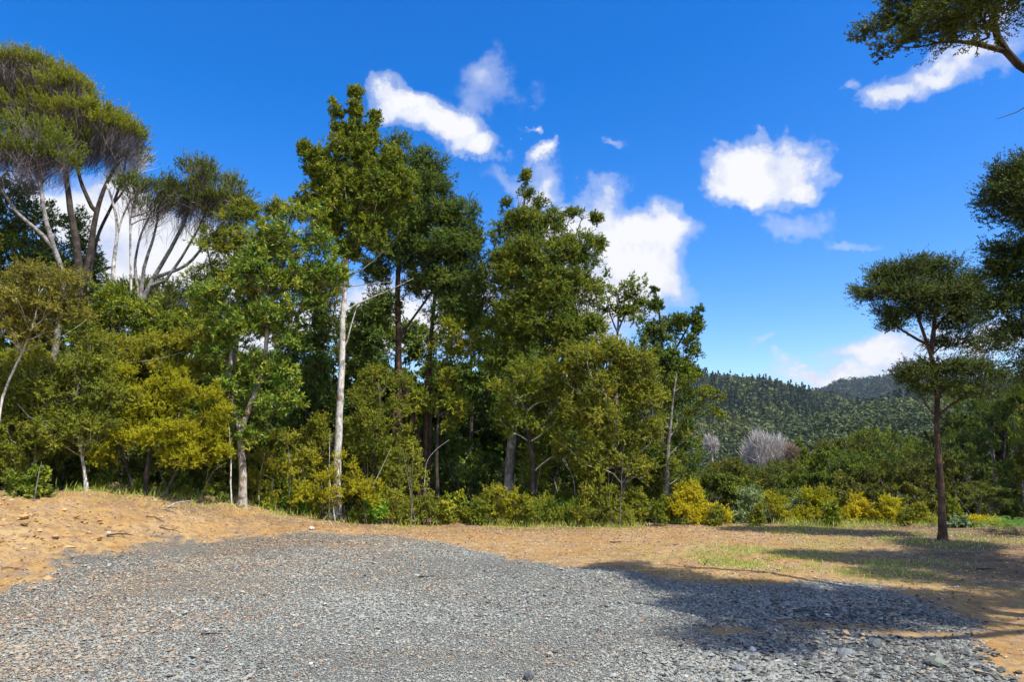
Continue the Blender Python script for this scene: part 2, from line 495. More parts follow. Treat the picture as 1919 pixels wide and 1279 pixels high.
def pxtree(name, label, cat, Y, trunks, lobes, style, leafmat, barkmat, group=None, rz=True, **kw):
    """trunks: [(pixel polyline, r0, r1)]; the first point of the first is planted on the ground"""
    T = []
    for k, (pts, r0, r1) in enumerate(trunks):
        w = pl(Y, pts)
        if k == 0 or kw.get('multi'):
            g = np.array([w[0][0], w[0][1], float(H(w[0][0], w[0][1])) - .05])
            if w[0][2] > g[2] + .1: w = [g] + w
            else: w[0] = g
        if k and kw.get('multi'):
            b0 = T[0][0][0]
            w = [b0, (b0 * .5 + w[0] * .5) - np.array([0, 0, .25]), w[0] - np.array([0, 0, .15])] + w[1:]
        T.append((w, r0, r1))
    if style == 'kanuka': lobes = [(l[0], l[1] + 20) + tuple(l[2:]) for l in lobes]
    kw['stems'] = bool(kw.pop('multi', None)) and cat != 'tree'
    extra = kw.pop('extra', [])
    base = np.array([T[0][0][0][0], T[0][0][0][1], float(H(T[0][0][0][0], T[0][0][0][1]))])
    return build_tree(name, label, cat, group, base, T, lb(Y, lobes) + extra, style, leafmat, barkmat, **kw)

def copy_tree(root, x, y, label, rotz=0, s=1, group=None, z=None, sz=None):
    r = root.copy(); C.objects.link(r)
    r.location = (x, y, float(H(x, y)) if z is None else z)
    r.rotation_euler = (0, 0, rotz); r.scale = (s, s, sz or s)
    r['label'] = label
    if group: r['group'] = group
    for ch in list(root.children):
        c = ch.copy(); C.objects.link(c); c.parent = r
    return r

HAZE = 0.00014
# ==================================================================== GROUND
poly_px = [(-700, 1500), (-420, 1180), (-200, 1150), (0, 1118), (70, 1082), (150, 1050), (250, 1027), (330, 1014), (440, 1006), (600, 1000), (700, 1003), (780, 1010),
           (850, 1021), (950, 1046), (1060, 1064), (1180, 1070), (1280, 1087), (1400, 1094), (1560, 1094), (1690, 1104),
           (1755, 1130), (1800, 1165), (1825, 1195), (1838, 1235), (1870, 1290), (1900, 1500)]
def G0(px, py):
    d = ray(px, min(py, 1700)); t = -CAMZ / d[2]; return (d[0] * t, d[1] * t)
poly = np.array([(G(*p)[:2] if 0 <= p[0] <= 900 else G0(*p)) for p in poly_px])

def poly_sd(x, y):
    x = np.asarray(x, float); y = np.asarray(y, float)
    d2 = np.full(x.shape, 1e9); ins = np.zeros(x.shape, bool)
    n = len(poly)
    for i in range(n):
        a = poly[i]; b = poly[(i + 1) % n]
        e = b - a
        wx = x - a[0]; wy = y - a[1]
        t = np.clip((wx * e[0] + wy * e[1]) / (e @ e), 0, 1)
        d2 = np.minimum(d2, (wx - e[0] * t) ** 2 + (wy - e[1] * t) ** 2)
        c = ((a[1] > y) != (b[1] > y)) & (x < (b[0] - a[0]) * (y - a[1]) / (b[1] - a[1] + 1e-12) + a[0])
        ins ^= c
    return np.where(ins, 1, -1) * np.sqrt(d2)

patches = [(G0(1375, 1183), .22, .16), (G0(1600, 1178), .55, .14), (G0(1500, 1170), .35, .1), (G0(1330, 1180), .12, .08), (G0(1700, 1190), .5, .15)]
def gravel_mask(x, y):
    sd = poly_sd(x, y) + .34 * fbm(x * 1.6, y * 1.6, 3) + (.12 + .5 * sstep(-x, 3, 6)) * fbm(x * 9, y * 9, 2)
    for (c, rx, ry) in patches:
        q = np.sqrt(((x - c[0]) / rx) ** 2 + ((y - c[1]) / ry) ** 2) + .7 * fbm(x * 5, y * 5, 3)
        sd = np.minimum(sd, (q - 1) * .25)
    return sd

gc = G0(1470, 1052)
def grass_mask(x, y):
    g = 1.5 * np.exp(-(((x - gc[0]) / 1.5) ** 2 + ((y - gc[1]) / 1.2) ** 2))
    g = np.maximum(g, .9 * np.exp(-(((x - 7.2) / 2.2) ** 2 + ((y - 13.2) / 1.3) ** 2)))
    g = np.maximum(g, .55 * sstep(y, 13.9, 15.2) * sstep(x, 3, 7))
    g = np.maximum(g, .8 * np.exp(-(((x - 7.2) / 1.0) ** 2 + ((y - 8.1) / .5) ** 2)))
    return g * np.clip(.5 + 2.0 * fbm(x * 1.3 + 5, y * 1.3, 3), 0, 1)

def surf(x, y, gm=None):
    x = np.asarray(x, float); y = np.asarray(y, float)
    if gm is None: gm = np.clip(.5 + gravel_mask(x, y) / .10, 0, 1)
    near = np.exp(-np.maximum(y - 18, 0) / 8)
    bank = sstep(-x, 4.8, 7.0) * sstep(y, 7.8, 9.5)
    return H(x, y) + near * ((.018 + .10 * bank) * fbm(x * 2.3, y * 2.3, 4) * (1 - .6 * gm) + bank * .05 * np.abs(fbm(x * 7, y * 7, 3)) + .012 * (1 - gm) * fbm(x * 9, y * 9, 2))

nr, ncol = 900, 620
kk = np.linspace(0, 1, nr)
yy = -6 + 9 * (np.exp(kk * math.log(1900 / 9)) - 1)
dens_y = np.diff(yy)
uu = np.sinh(np.linspace(-1, 1, ncol) * 2.0) / math.sinh(2.0) * 2.3
Yg, Ug = np.meshgrid(yy, uu, indexing='ij')
Xg = Ug * (Yg + 13)
Zg = H(Xg, Yg)
sd = gravel_mask(Xg, Yg)
gm = np.clip(.5 + sd / .10, 0, 1)
bank = sstep(-Xg, 4.8, 7.0) * sstep(Yg, 7.8, 9.5)
Zg = surf(Xg, Yg, gm)
gr = grass_mask(Xg, Yg)
lit_n = np.clip(.5 + 1.6 * fbm(Xg * .9 + 4, Yg * 1.8, 4), 0, 1)
edge = Yg + .42 * np.maximum(0, -Xg - 3.5) - .12 * np.maximum(0, Xg - 5)
forest = np.clip(.70 * lit_n * sstep(edge, 13.2, 15.2) + sstep(Xg - .02 * Yg, 5.3, 7.0) * (.35 + .6 * lit_n) * sstep(Yg, 8.2, 9.2) + sstep(Yg, 15.3, 16.6) * (Xg < 40) + sstep(-Xg - .55 * (15 - Yg), 8.5, 10.5) * (Yg > 9.5) + sstep(Xg - .1 * Yg, 7.5, 9.5) * .6, 0, 1)
far = sstep(Yg, 45, 80)
V = np.stack([Xg, Yg, Zg], -1).reshape(-1, 3)
ii = np.arange(nr * ncol).reshape(nr, ncol)
Fq = np.stack([ii[:-1, :-1], ii[:-1, 1:], ii[1:, 1:], ii[1:, :-1]], -1).reshape(-1, 4)

m, nt = new_mat('ground_soil')
tc = nd(nt, 'ShaderNodeTexCoord').outputs['Object']
def attr(n): return nd(nt, 'ShaderNodeAttribute', attribute_name=n).outputs['Fac']
n1 = noise(nt, tc, 1.1, 5, .6); n2 = noise(nt, tc, 7, 6, .65); n3 = noise(nt, tc, 45, 5, .7)
clay = ramp(nt, n1, [(.30, (.36, .18, .038)), (.46, (.41, .25, .080)), (.66, (.43, .30, .14))])
clay = mix(nt, ramp(nt, n2, [(.38, (1, 1, 1)), (.55, (0, 0, 0))]), clay, (.25, .15, .07))
clay = mix(nt, ramp(nt, n3, [(.32, (1, 1, 1)), (.42, (0, 0, 0))]), clay, (.20, .135, .085))
clay = mix(nt, ramp(nt, noise(nt, tc, 2.6, 6, .7), [(.53, (0, 0, 0)), (.66, (.75, .75, .75))]), clay, (.24, .175, .125))
clay = mix(nt, ramp(nt, noise(nt, tc, 22, 3), [(.62, (0, 0, 0)), (.72, (1, 1, 1))]), clay, (.43, .32, .19))
mpb = nd(nt, 'ShaderNodeMapping'); mpb.inputs['Rotation'].default_value = (0, 0, .5); mpb.inputs['Scale'].default_value = (1, 3.4, 1)
nt.links.new(tc, mpb.inputs['Vector'])
stre = noise(nt, mpb.outputs[0], 5.5, 5, .7, .6)
clay = mix(nt, mth(nt, 'MULTIPLY', ramp(nt, stre, [(.52, (0, 0, 0)), (.62, (1, 1, 1))]), .8), clay, (.26, .19, .14))
vor = nd(nt, 'ShaderNodeTexVoronoi'); vor.inputs['Scale'].default_value = 78; vor.inputs['Randomness'].default_value = 1.0
nt.links.new(tc, vor.inputs['Vector'])
vsep = nd(nt, 'ShaderNodeSeparateColor'); nt.links.new(vor.outputs['Color'], vsep.inputs[0])
gravel = ramp(nt, vsep.outputs[0], [(0, (.17, .172, .15)), (.5, (.26, .262, .225)), (.85, (.31, .31, .265)), (1, (.38, .37, .315))])
gravel = mix(nt, ramp(nt, vor.outputs['Distance'], [(.25, (0, 0, 0)), (.6, (1, 1, 1))]), gravel, (.17, .17, .148))
gravel = mix(nt, mth(nt, 'MULTIPLY', ramp(nt, n2, [(.55, (0, 0, 0)), (.75, (1, 1, 1))]), .35), gravel, (.34, .27, .19))
grassc = ramp(nt, n3, [(.3, (.11, .15, .02)), (.7, (.24, .28, .045))])
litter = ramp(nt, n2, [(.35, (.07, .045, .03)), (.6, (.16, .11, .07)), (.75, (.24, .17, .10))])
litter = mix(nt, ramp(nt, n3, [(.55, (0, 0, 0)), (.65, (1, 1, 1))]), litter, (.27, .19, .12))
col = mix(nt, mth(nt, 'MULTIPLY', attr('grass'), ramp(nt, n2, [(.38, (0, 0, 0)), (.6, (1, 1, 1))])), clay, grassc)
col = mix(nt, attr('forest'), col, litter)
col = mix(nt, attr('gravel'), col, gravel)
hill = ramp(nt, noise(nt, tc, .03, 6, .6), [(.35, (.030, .045, .014)), (.6, (.07, .085, .02)), (.8, (.10, .09, .035))])
col = mix(nt, attr('far'), col, hill)
p = nd(nt, 'ShaderNodeBsdfPrincipled'); p.inputs['Roughness'].default_value = .95; p.inputs['Specular IOR Level'].default_value = .1
nt.links.new(col, p.inputs['Base Color'])
hsum = mth(nt, 'ADD', mth(nt, 'MULTIPLY', n2, .6), mth(nt, 'MULTIPLY', n3, .35))
hsum = mth(nt, 'ADD', hsum, mth(nt, 'MULTIPLY', mth(nt, 'MULTIPLY', vor.outputs['Distance'], attr('gravel')), -.8))
b = nd(nt, 'ShaderNodeBump'); b.inputs['Strength'].default_value = .75; b.inputs['Distance'].default_value = .055
nt.links.new(hsum, b.inputs['Height']); nt.links.new(b.outputs[0], p.inputs['Normal'])
o = nd(nt, 'ShaderNodeOutputMaterial'); nt.links.new(p.outputs[0], o.inputs['Surface'])
V_min_ground = V[:, 2].min()
ground = mesh_obj('ground', V, [Fq], m, smooth=True)
ground['kind'] = 'structure'
for nme, arr in (('gravel', gm), ('grass', gr), ('forest', forest), ('far', far)):
    a = ground.data.attributes.new(nme, 'FLOAT', 'POINT')
    a.data.foreach_set('value', arr.astype(np.float32).ravel())

# -------------------------------------------------- gravel stones
def shards(xy, size, flat, rng, zoff=0.0, extra=None):
    n = len(xy)
    base = np.array([[1, 0, 0], [.3, .9, 0], [-.8, .55, 0], [-.7, -.7, 0], [.35, -.85, 0], [0.1, 0, 1], [-.1, .1, -1]], float)
    v = base[None] * rng.uniform(.6, 1.25, (n, 7, 3)) + rng.normal(size=(n, 7, 3)) * .08
    v[:, :5, 2] += rng.uniform(-.25, .25, (n, 5))
    v[:, :, 0] *= rng.uniform(.8, 1.5, (n, 1))
    v[:, :, 2] *= flat[:, None]
    a = rng.uniform(0, 2 * PI, n); ca, sa = np.cos(a), np.sin(a)
    tx, ty = rng.normal(0, .19, n), rng.normal(0, .19, n)
    X = v[..., 0] * ca[:, None] - v[..., 1] * sa[:, None]
    Yv = v[..., 0] * sa[:, None] + v[..., 1] * ca[:, None]
    Z = v[..., 2] + X * tx[:, None] + Yv * ty[:, None]
    s = size[:, None] * .5
    W = np.stack([X * s + xy[:, :1], Yv * s + xy[:, 1:2], Z * s], -1)
    h = surf(xy[:, 0], xy[:, 1])
    W[..., 2] += (h + .004 + size * flat * rng.uniform(.0, .5, n) + zoff)[:, None]
    f = []
    for i in range(5):
        j = (i + 1) % 5
        f += [[i, j, 5], [j, i, 6]]
    f = np.array(f)
    Fc = (np.arange(n)[:, None, None] * 7 + f[None]).reshape(-1, 3)
    return W.reshape(-1, 3), Fc

rng = np.random.default_rng(11)
N = 1400000
yq = 3.6 + (17 - 3.6) * rng.random(N) ** 1.9
xq = rng.uniform(-.86, .80, N) * (yq + .5)
w = rng.random(N) < np.clip(((yq + .5) / 12) ** 0.6, 0, 1)
sdq = gravel_mask(xq, yq)
keep = w & (rng.random(N) < np.clip(.5 + sdq / .25, 0.012, 1)) & (yq < 15.6)
xy = np.stack([xq[keep], yq[keep]], 1)[:400000]; print('STONES', keep.sum())
sz = np.clip(.0108 * np.exp(rng.normal(0, .50, len(xy))) * (.85 + .018 * xy[:, 1]), .008, .07)
# coarse rubble at the near right edge of the gravel
c1 = np.array(G0(1600, 1235))
N2 = 2600
q = np.stack([rng.normal(c1[0], .62, N2), rng.normal(c1[1] - .1, .32, N2)], 1)
q = q[(gravel_mask(q[:, 0], q[:, 1]) > -.15)]
c2 = np.array(G0(1640, 1150)); q2 = np.stack([rng.normal(c2[0], .7, 1600), rng.normal(c2[1], .45, 1600)], 1)
q2 = q2[gravel_mask(q2[:, 0], q2[:, 1]) > -.1]
q3 = np.stack([rng.uniform(-6, 4, 1500), rng.uniform(4.4, 9, 1500)], 1); q3 = q3[gravel_mask(q3[:, 0], q3[:, 1]) > 0]
xyB = np.concatenate([q, q2, q3])
szB = np.concatenate([rng.uniform(.025, .07, len(q)), rng.uniform(.02, .055, len(q2)), rng.uniform(.02, .042, len(q3))])
xy = np.concatenate([xy, xyB]); sz = np.concatenate([sz, szB])
tone = np.clip(rng.normal(.44, .16, len(xy)), 0, .85)
tone[-len(xyB):] = np.clip(rng.normal(.13, .10, len(xyB)), 0, .5)
zone = fbm(xy[:, 0] * .8, xy[:, 1] * .8 + 3, 3)
sz *= np.clip(1 + .9 * zone * .5, .7, 1.3)
V, Fc = shards(xy, sz, rng.uniform(.25, .6, len(xy)), rng)
leftw = sstep(-xy[:, 0] + .3 * (xy[:, 1] - 8), 1.0, 5.5)
tone = np.clip(tone + .30 * fbm(xy[:, 0] * .55 + 9, xy[:, 1] * .9, 3), 0, .86)
warm = rng.random(len(xy)) < .03 + .22 * sstep(fbm(xy[:, 0] * .8 + 30, xy[:, 1] * 1.3, 3), .08, .35) + .55 * leftw * (.3 + 1.3 * np.clip(.5 + 2 * fbm(xy[:, 0] * .9, xy[:, 1] * .9, 3), 0, 1))
tone[warm] = rng.uniform(.90, .97, warm.sum())
whit = rng.random(len(xy)) < .004
tone[whit] = 1.0
gmat = flat_mat('gravel_stone', [(0, (.07, .072, .064)), (.10, (.20, .205, .18)), (.3, (.27, .275, .238)), (.6, (.315, .32, .272)), (.75, (.325, .325, .272)), (.86, (.41, .40, .33)),
                                 (.89, (.25, .16, .095)), (.93, (.34, .25, .155)), (.975, (.36, .32, .22)), (1, (.55, .53, .47))], rough=.75, spec=.35)
g = mesh_obj('gravel', V, [Fc], gmat, tone=np.repeat(tone, 10))
g['kind'] = 'stuff'

# -------------------------------------------------- clods, bark litter, twigs on the clay
N = 60000
xq = rng.uniform(-13, 11, N); yq = rng.uniform(4.5, 16.2, N)
sdq = gravel_mask(xq, yq)
pr = np.where(sdq < 0, .28, .03)
pr = pr * (.35 + 1.3 * np.clip(.5 + 1.8 * fbm(xq * .8 + 3, yq * .8, 3), 0, 1)) * (1 + .9 * sstep(xq, 4.5, 8) + .8 * sstep(-xq, 5, 8) + .8 * sstep(yq, 14, 15.3))
k = rng.random(N) < pr
xy = np.stack([xq[k], yq[k]], 1)
V, Fc = shards(xy, rng.uniform(.010, .036, len(xy)) , rng.uniform(.3, .8, len(xy)), rng, zoff=-.004)
t_ = rng.random(len(xy))
cl = mesh_obj('clay_crumbs', V, [Fc], flat_mat('clod', [(0, (.10, .07, .05)), (.3, (.24, .15, .09)), (.6, (.50, .32, .17)), (1, (.62, .48, .32))]), tone=np.repeat(t_, 10))
cl['kind'] = 'stuff'
# broken clay clods of the cut bank
N = 1500
xc_ = rng.uniform(-13, -4.2, N); yc_ = rng.uniform(7.4, 11.6, N)
kc = (gravel_mask(xc_, yc_) < -.05) & (rng.random(N) < .2 + .8 * np.clip(.5 + 2.2 * fbm(xc_ * .9, yc_ * .9 + 2, 3), 0, 1)) & (yc_ < 13.2 + .55 * xc_ * .35)
xy = np.stack([xc_[kc], yc_[kc]], 1)
V, Fc = shards(xy, np.clip(.05 * np.exp(rng.normal(0, .5, len(xy))), .02, .16), rng.uniform(.5, .9, len(xy)), rng, zoff=-.012)
cd_ = mesh_obj('clay_clods', V, [Fc], flat_mat('clay_clod', [(0, (.22, .12, .05)), (.5, (.40, .22, .065)), (1, (.52, .35, .17))], rough=.95), tone=np.repeat(rng.random(len(xy)), 10))
cd_['kind'] = 'stuff'
# fallen leaves and needles
N = 60000
xq = rng.uniform(-12, 11, N); yq = 4.4 + 11.8 * rng.random(N)
sdq = gravel_mask(xq, yq)
pr = np.where(sdq < 0, .40 + 1.3 * sstep(yq + .42 * np.maximum(0, -xq - 3.5), 12.5, 14.8), .12 + .9 * sstep(-xq + .4 * (yq - 8), .5, 4.5)) * (.2 + 1.4 * np.clip(.5 + 2 * fbm(xq * .7, yq * .7 + 8, 3), 0, 1))
k = rng.random(N) < pr * .75
xl, yl = xq[k], yq[k]; n = len(xl)
a = rng.uniform(0, 2 * PI, n)
d = norm(np.stack([np.cos(a), np.sin(a), rng.normal(0, .15, n)], 1))
zb = surf(xl, yl) + .004 + .008 * rng.random(n) + np.where(gravel_mask(xl, yl) > 0, .012, 0)
long_ = rng.random(n) < .25
V, Fc = leaf_quads(np.stack([xl, yl, zb], 1), d, np.where(long_, rng.uniform(.07, .2, n), rng.uniform(.02, .05, n)),
                   np.where(long_, .006, rng.uniform(.010, .022, n)), rng, .9, .1)
ll_ = mesh_obj('leaf_litter', V, [Fc], flat_mat('dead_leaf', [(0, (.07, .04, .03)), (.4, (.20, .10, .06)), (.7, (.38, .21, .11)), (1, (.55, .42, .27))]), tone=rng.random(n))
ll_['kind'] = 'stuff'
# sparse grass
N = 150000
xq = rng.uniform(0, 12, N); yq = rng.uniform(6.5, 16.5, N)
gmk = grass_mask(xq, yq) * (gravel_mask(xq, yq) < .05)
k = rng.random(N) < gmk * .9
xe = rng.uniform(-12, 12, 34000); ye = rng.normal(15.3, .55, 34000)
ye = np.where(xe < -4, ye - .45 * (-xe - 4) * 1.1, ye)
ke = rng.random(34000) < .55 * np.clip(.5 + 2.5 * fbm(xe * .9, ye * .9, 3), 0, 1)
xg = np.r_[xq[k], xe[ke]]; yg = np.r_[yq[k], ye[ke]]; n = len(xg)
d = norm(rng.normal(size=(n, 3)) * .45 + np.array([0, 0, 1.]))
hh = np.r_[rng.uniform(.02, .07, k.sum()), rng.uniform(.04, .22, ke.sum()) * rng.uniform(.4, 1.3, ke.sum())]
V, Fc = leaf_quads(np.stack([xg, yg, surf(xg, yg) - .003], 1), d, hh, np.full(n, .009), rng, .1, .2)
gg = mesh_obj('grass', V, [Fc], leaf_mat('grass_blade', [(0, (.10, .14, .02)), (.6, (.20, .25, .03)), (1, (.42, .36, .16))]), tone=rng.random(n))
gg['kind'] = 'stuff'

# ==================================================================== TREES
K = 'windswept kanuka trees on the upper left'
# ---- kanuka group, top left
pxtree('kanuka_tree', 'tallest flat-topped tree at the upper left, layered gold-green crown on dark leaning trunks', 'tree', 18.5,
  [([(160, 900), (152, 700), (148, 500), (140, 440), (128, 370), (118, 300), (95, 240)], .17, .05),
   ([(150, 560), (168, 480), (178, 400), (200, 340), (232, 290)], .11, .035), ([(178, 400), (150, 340), (140, 290), (150, 240)], .06, .03)],
  [(60, 130, 85, 30), (130, 165, 60, 30), (20, 185, 60, 30), (95, 205, 80, 28), (180, 215, 70, 26), (225, 238, 60, 22), (150, 250, 70, 25), (-40, 140, 70, 45), (215, 212, 40, 18, 1)],
  'kanuka', 'ktip', 'brown', twigmat='mauve', seed=3, full=1.35, brush=9, cap=True, rise=1.6, bf=.2, centre=P(130, 430, 18.5), dens=1.5, group=K)
pxtree('kanuka_tree', 'left border tree with low domed crown over fanning grey twigs and pale bent trunk', 'tree', 16.5,
  [([(70, 900), (95, 700), (120, 520), (98, 460), (82, 410), (78, 360), (70, 330)], .10, .04), ([(98, 460), (70, 430), (30, 400), (0, 350), (-30, 320)], .05, .025)],
  [(40, 235, 75, 24), (100, 262, 50, 24), (0, 262, 60, 30), (60, 285, 80, 26), (-60, 290, 60, 30), (130, 290, 24, 14)],
  'kanuka', 'ktip', 'grey', twigmat='mauve', seed=4, full=1.3, brush=9, cap=True, rise=1.6, bf=.15, centre=P(70, 400, 16.5), dens=1.0, group=K)
pxtree('kanuka_tree', 'slender tree with bare mauve twigs sticking out right below the tallest crown', 'tree', 19.5,
  [([(195, 900), (170, 640), (170, 500), (190, 430), (215, 380), (232, 330), (238, 280)], .09, .03), ([(215, 380), (250, 330), (262, 290)], .035, .015)],
  [(235, 262, 34, 14), (205, 275, 36, 20), (250, 282, 24, 18)],
  'kanuka', 'kanuka', 'brown', twigmat='ash', seed=5, full=1.3, brush=34, cap=True, rise=1.6, bf=.15, centre=P(215, 400, 19.5), group=K)
pxtree('kanuka_tree', 'kanuka with pale peeling trunk and forked white limbs between the two umbrella crowns', 'tree', 17.5,
  [([(225, 900), (222, 700), (218, 560), (212, 500), (222, 430), (214, 385), (200, 345)], .085, .03), ([(222, 430), (236, 390), (262, 355), (290, 335)], .045, .02),
   ([(240, 900), (250, 640), (246, 540), (247, 470), (245, 400), (262, 350)], .06, .02)],
  [(270, 345, 50, 26), (320, 350, 40, 26), (245, 330, 28, 18), (300, 380, 44, 24)],
  'kanuka', 'kanuka', 'pale', twigmat='mauve', seed=6, full=1.3, brush=9, cap=True, rise=1.3, bf=.18, centre=P(240, 450, 17.5), group=K, multi=True)
pxtree('kanuka_tree', 'umbrella-shaped kanuka left of the tall evergreens, domed crown over a wide fan of bare limbs', 'tree', 17.8,
  [([(255, 900), (262, 700), (262, 580), (290, 520), (330, 450), (352, 400), (366, 350), (380, 310)], .10, .03),
   ([(262, 580), (270, 500), (290, 440), (296, 400), (300, 370)], .06, .02), ([(290, 520), (350, 500), (400, 440), (440, 390)], .05, .02),
   ([(262, 560), (252, 500), (262, 440), (285, 395)], .045, .02), ([(300, 540), (330, 500), (370, 430), (400, 370)], .045, .018)],
  [(375, 305, 42, 18), (400, 335, 66, 26), (350, 345, 40, 22), (440, 365, 44, 26), (400, 375, 60, 22), (340, 375, 50, 22), (462, 385, 18, 16)],
  'kanuka', 'kanuka', 'grey', twigmat='mauve', seed=7, full=1.3, brush=9, cap=True, rise=1.5, bf=.12, centre=P(320, 470, 17.8), dens=1.2, group=K)
pxtree('kanuka_tree', 'dark low umbrella crown seen through the fanning bare limbs at the left', 'tree', 22,
  [([(300, 900), (310, 700), (320, 600), (330, 560)], .09, .04)],
  [(290, 535, 80, 18), (240, 545, 60, 22), (350, 545, 40, 16), (300, 575, 90, 26)],
  'kanuka', 'kanuka', 'brown', twigmat='mauve', seed=8, full=1.3, brush=6, cap=True, rise=1.3, bf=.2, centre=P(310, 640, 22), group=K)

# ---- left broadleaf mass
pxtree('broadleaf_tree', 'dark glossy broadleaf tree behind the pale bent trunk at the left border', 'tree', 20,
  [([(30, 900), (30, 650), (40, 480), (50, 400)], .14, .03)],
  [(30, 390, 60, 60), (80, 430, 45, 50), (-20, 420, 60, 80), (50, 480, 80, 50), (150, 440, 32, 60), (140, 500, 60, 50), (-40, 540, 90, 80), (110, 560, 100, 60)],
  'broad', 'dark', 'brown', seed=10, dens=.9)
pxtree('kanuka_bush', 'brownish feathery kanuka bush at the left border on a pale crooked stem', 'bush', 12.6,
  [([(-10, 960), (-4, 800), (10, 730), (38, 670), (60, 620), (72, 570), (74, 530)], .032, .012), ([(38, 670), (20, 600), (0, 560)], .02, .01), ([(60, 620), (90, 590), (120, 560)], .02, .01)],
  [(90, 525, 70, 28), (30, 545, 55, 32), (130, 520, 34, 24), (80, 580, 90, 34), (10, 600, 60, 40), (-60, 560, 60, 60), (60, 625, 60, 24)],
  'feather', 'brown', 'pale', twigmat='ash', seed=11, dens=.8, rise=1.0, group='roadside bushes on the left')
pxtree('broadleaf_tree', 'bright green broadleaf tree below the fanning kanuka limbs, right of the brownish bush', 'tree', 16,
  [([(215, 930), (205, 800), (210, 700), (215, 600)], .09, .03), ([(210, 700), (260, 640), (290, 600)], .04, .02)],
  [(215, 565, 45, 36), (180, 610, 50, 40), (250, 600, 60, 36), (290, 620, 50, 36), (200, 660, 60, 40), (300, 665, 60, 36), (340, 610, 30, 24), (250, 700, 80, 40)],
  'lance', 'green', 'grey', twigmat='ash', seed=12, full=1.2, dens=1.5)
pxtree('olive_bush', 'olive bush in the shade left of the largest yellow shrub, with thin grey stems', 'bush', 13.2,
  [([(162, 935), (156, 850), (140, 800), (138, 760), (140, 700)], .035, .012), ([(60, 930), (70, 800), (80, 720)], .03, .012)],
  [(160, 690, 60, 36), (90, 730, 60, 46), (30, 760, 60, 60), (190, 740, 50, 40), (110, 800, 70, 46), (30, 850, 70, 60), (180, 800, 50, 36), (-60, 800, 60, 100), (170, 640, 40, 30)],
  'feather', 'olive', 'pale', twigmat='twig', seed=13, full=1.3, dens=1.0, multi=True, group='roadside bushes on the left')
pxtree('yellow_shrub', 'largest golden yellow shrub, a wide mound under the trees left of the spotted trunk', 'shrub', 13.6,
  [([(270, 945), (275, 880), (290, 800), (300, 760)], .05, .02), ([(255, 945), (240, 880), (215, 820), (205, 770)], .035, .012), ([(300, 950), (330, 880), (365, 820), (385, 780)], .035, .012)],
  [(350, 735, 40, 28), (300, 765, 60, 30), (390, 785, 42, 32), (240, 775, 46, 26), (200, 800, 34, 24), (320, 810, 70, 30), (260, 815, 60, 26), (400, 820, 26, 18), (200, 850, 40, 24), (350, 850, 60, 26), (160, 790, 34, 30), (420, 850, 20, 18), (230, 700, 30, 20), (400, 735, 28, 20), (330, 705, 26, 18), (250, 735, 30, 18), (290, 730, 34, 20)],
  'feather', 'yellow', 'brown', twigmat='twig', seed=14, full=1.05, dens=1.5, multi=True, shell=.22, group='golden yellow shrubs')
pxtree('olive_bush', 'feathery yellow-green bush at the left border over the clay bank', 'bush', 13.8,
  [([(20, 930), (25, 850), (30, 780)], .03, .012), ([(100, 935), (100, 860), (110, 800)], .025, .01)],
  [(20, 690, 50, 34), (70, 665, 40, 26), (30, 740, 60, 34), (100, 700, 46, 34), (80, 780, 60, 40), (0, 800, 50, 50), (130, 830, 50, 40), (60, 860, 50, 36), (130, 760, 36, 30)],
  'feather', 'olive', 'brown', twigmat='ash', seed=18, dens=1.2, full=1.2, multi=True, group='roadside bushes on the left')
pxtree('olive_bush', 'yellow-green bush wedged between the largest golden shrub and the fan-limbed trees', 'bush', 15.2,
  [([(225, 940), (225, 800), (215, 720)], .03, .012), ([(330, 945), (335, 800), (345, 720)], .03, .012)],
  [(200, 655, 50, 30), (250, 680, 50, 26), (160, 700, 40, 36), (320, 690, 50, 26), (370, 690, 40, 30), (400, 640, 36, 36), (340, 640, 36, 26), (280, 650, 40, 26)],
  'feather', 'olive', 'brown', twigmat='ash', seed=19, dens=1.2, full=1.2, multi=True, group='roadside bushes on the left')
pxtree('understorey_bush', 'dark green thicket under the largest yellow shrub', 'bush', 14.6,
  [([(230, 950), (235, 880), (240, 830)], .03, .012), ([(330, 950), (320, 900), (330, 840)], .03, .012), ([(400, 955), (395, 900), (380, 850)], .02, .01), ([(180, 940), (190, 880), (175, 830)], .02, .01)],
  [(240, 880, 90, 40), (340, 890, 80, 44), (400, 860, 40, 40), (170, 880, 60, 40), (290, 840, 90, 30)],
  'broad', 'dark', 'twig', seed=15, dens=.9, multi=True, gap=.3)
pxtree('lancewood_tree', 'large leaved tree on the thick lichen-spotted trunk left of the tall white trunk', 'tree', 14.3,
  [([(453, 963), (456, 900), (452, 850), (448, 800), (470, 760), (492, 700), (500, 640), (505, 560), (500, 480)], .085, .025), ([(448, 800), (430, 740), (432, 660), (440, 600), (430, 560)], .06, .02)],
  [(500, 440, 36, 34), (545, 470, 40, 44), (560, 400, 30, 34), (600, 450, 34, 40), (620, 520, 30, 40), (590, 400, 24, 24), (575, 520, 30, 36), (480, 500, 50, 40), (550, 560, 50, 46), (400, 560, 36, 34), (430, 610, 50, 40), (500, 600, 60, 50), (545, 640, 36, 36), (400, 660, 44, 36), (470, 690, 56, 36), (430, 735, 40, 30), (530, 700, 36, 30), (515, 520, 50, 40), (445, 770, 34, 26), (490, 770, 40, 36), (520, 760, 36, 40), (470, 820, 26, 22), (430, 810, 20, 16), (540, 740, 30, 30)],
  'lance', 'lance', 'lichen', twigmat='twig', seed=16, full=1.1, dens=1.5, gap=.2)
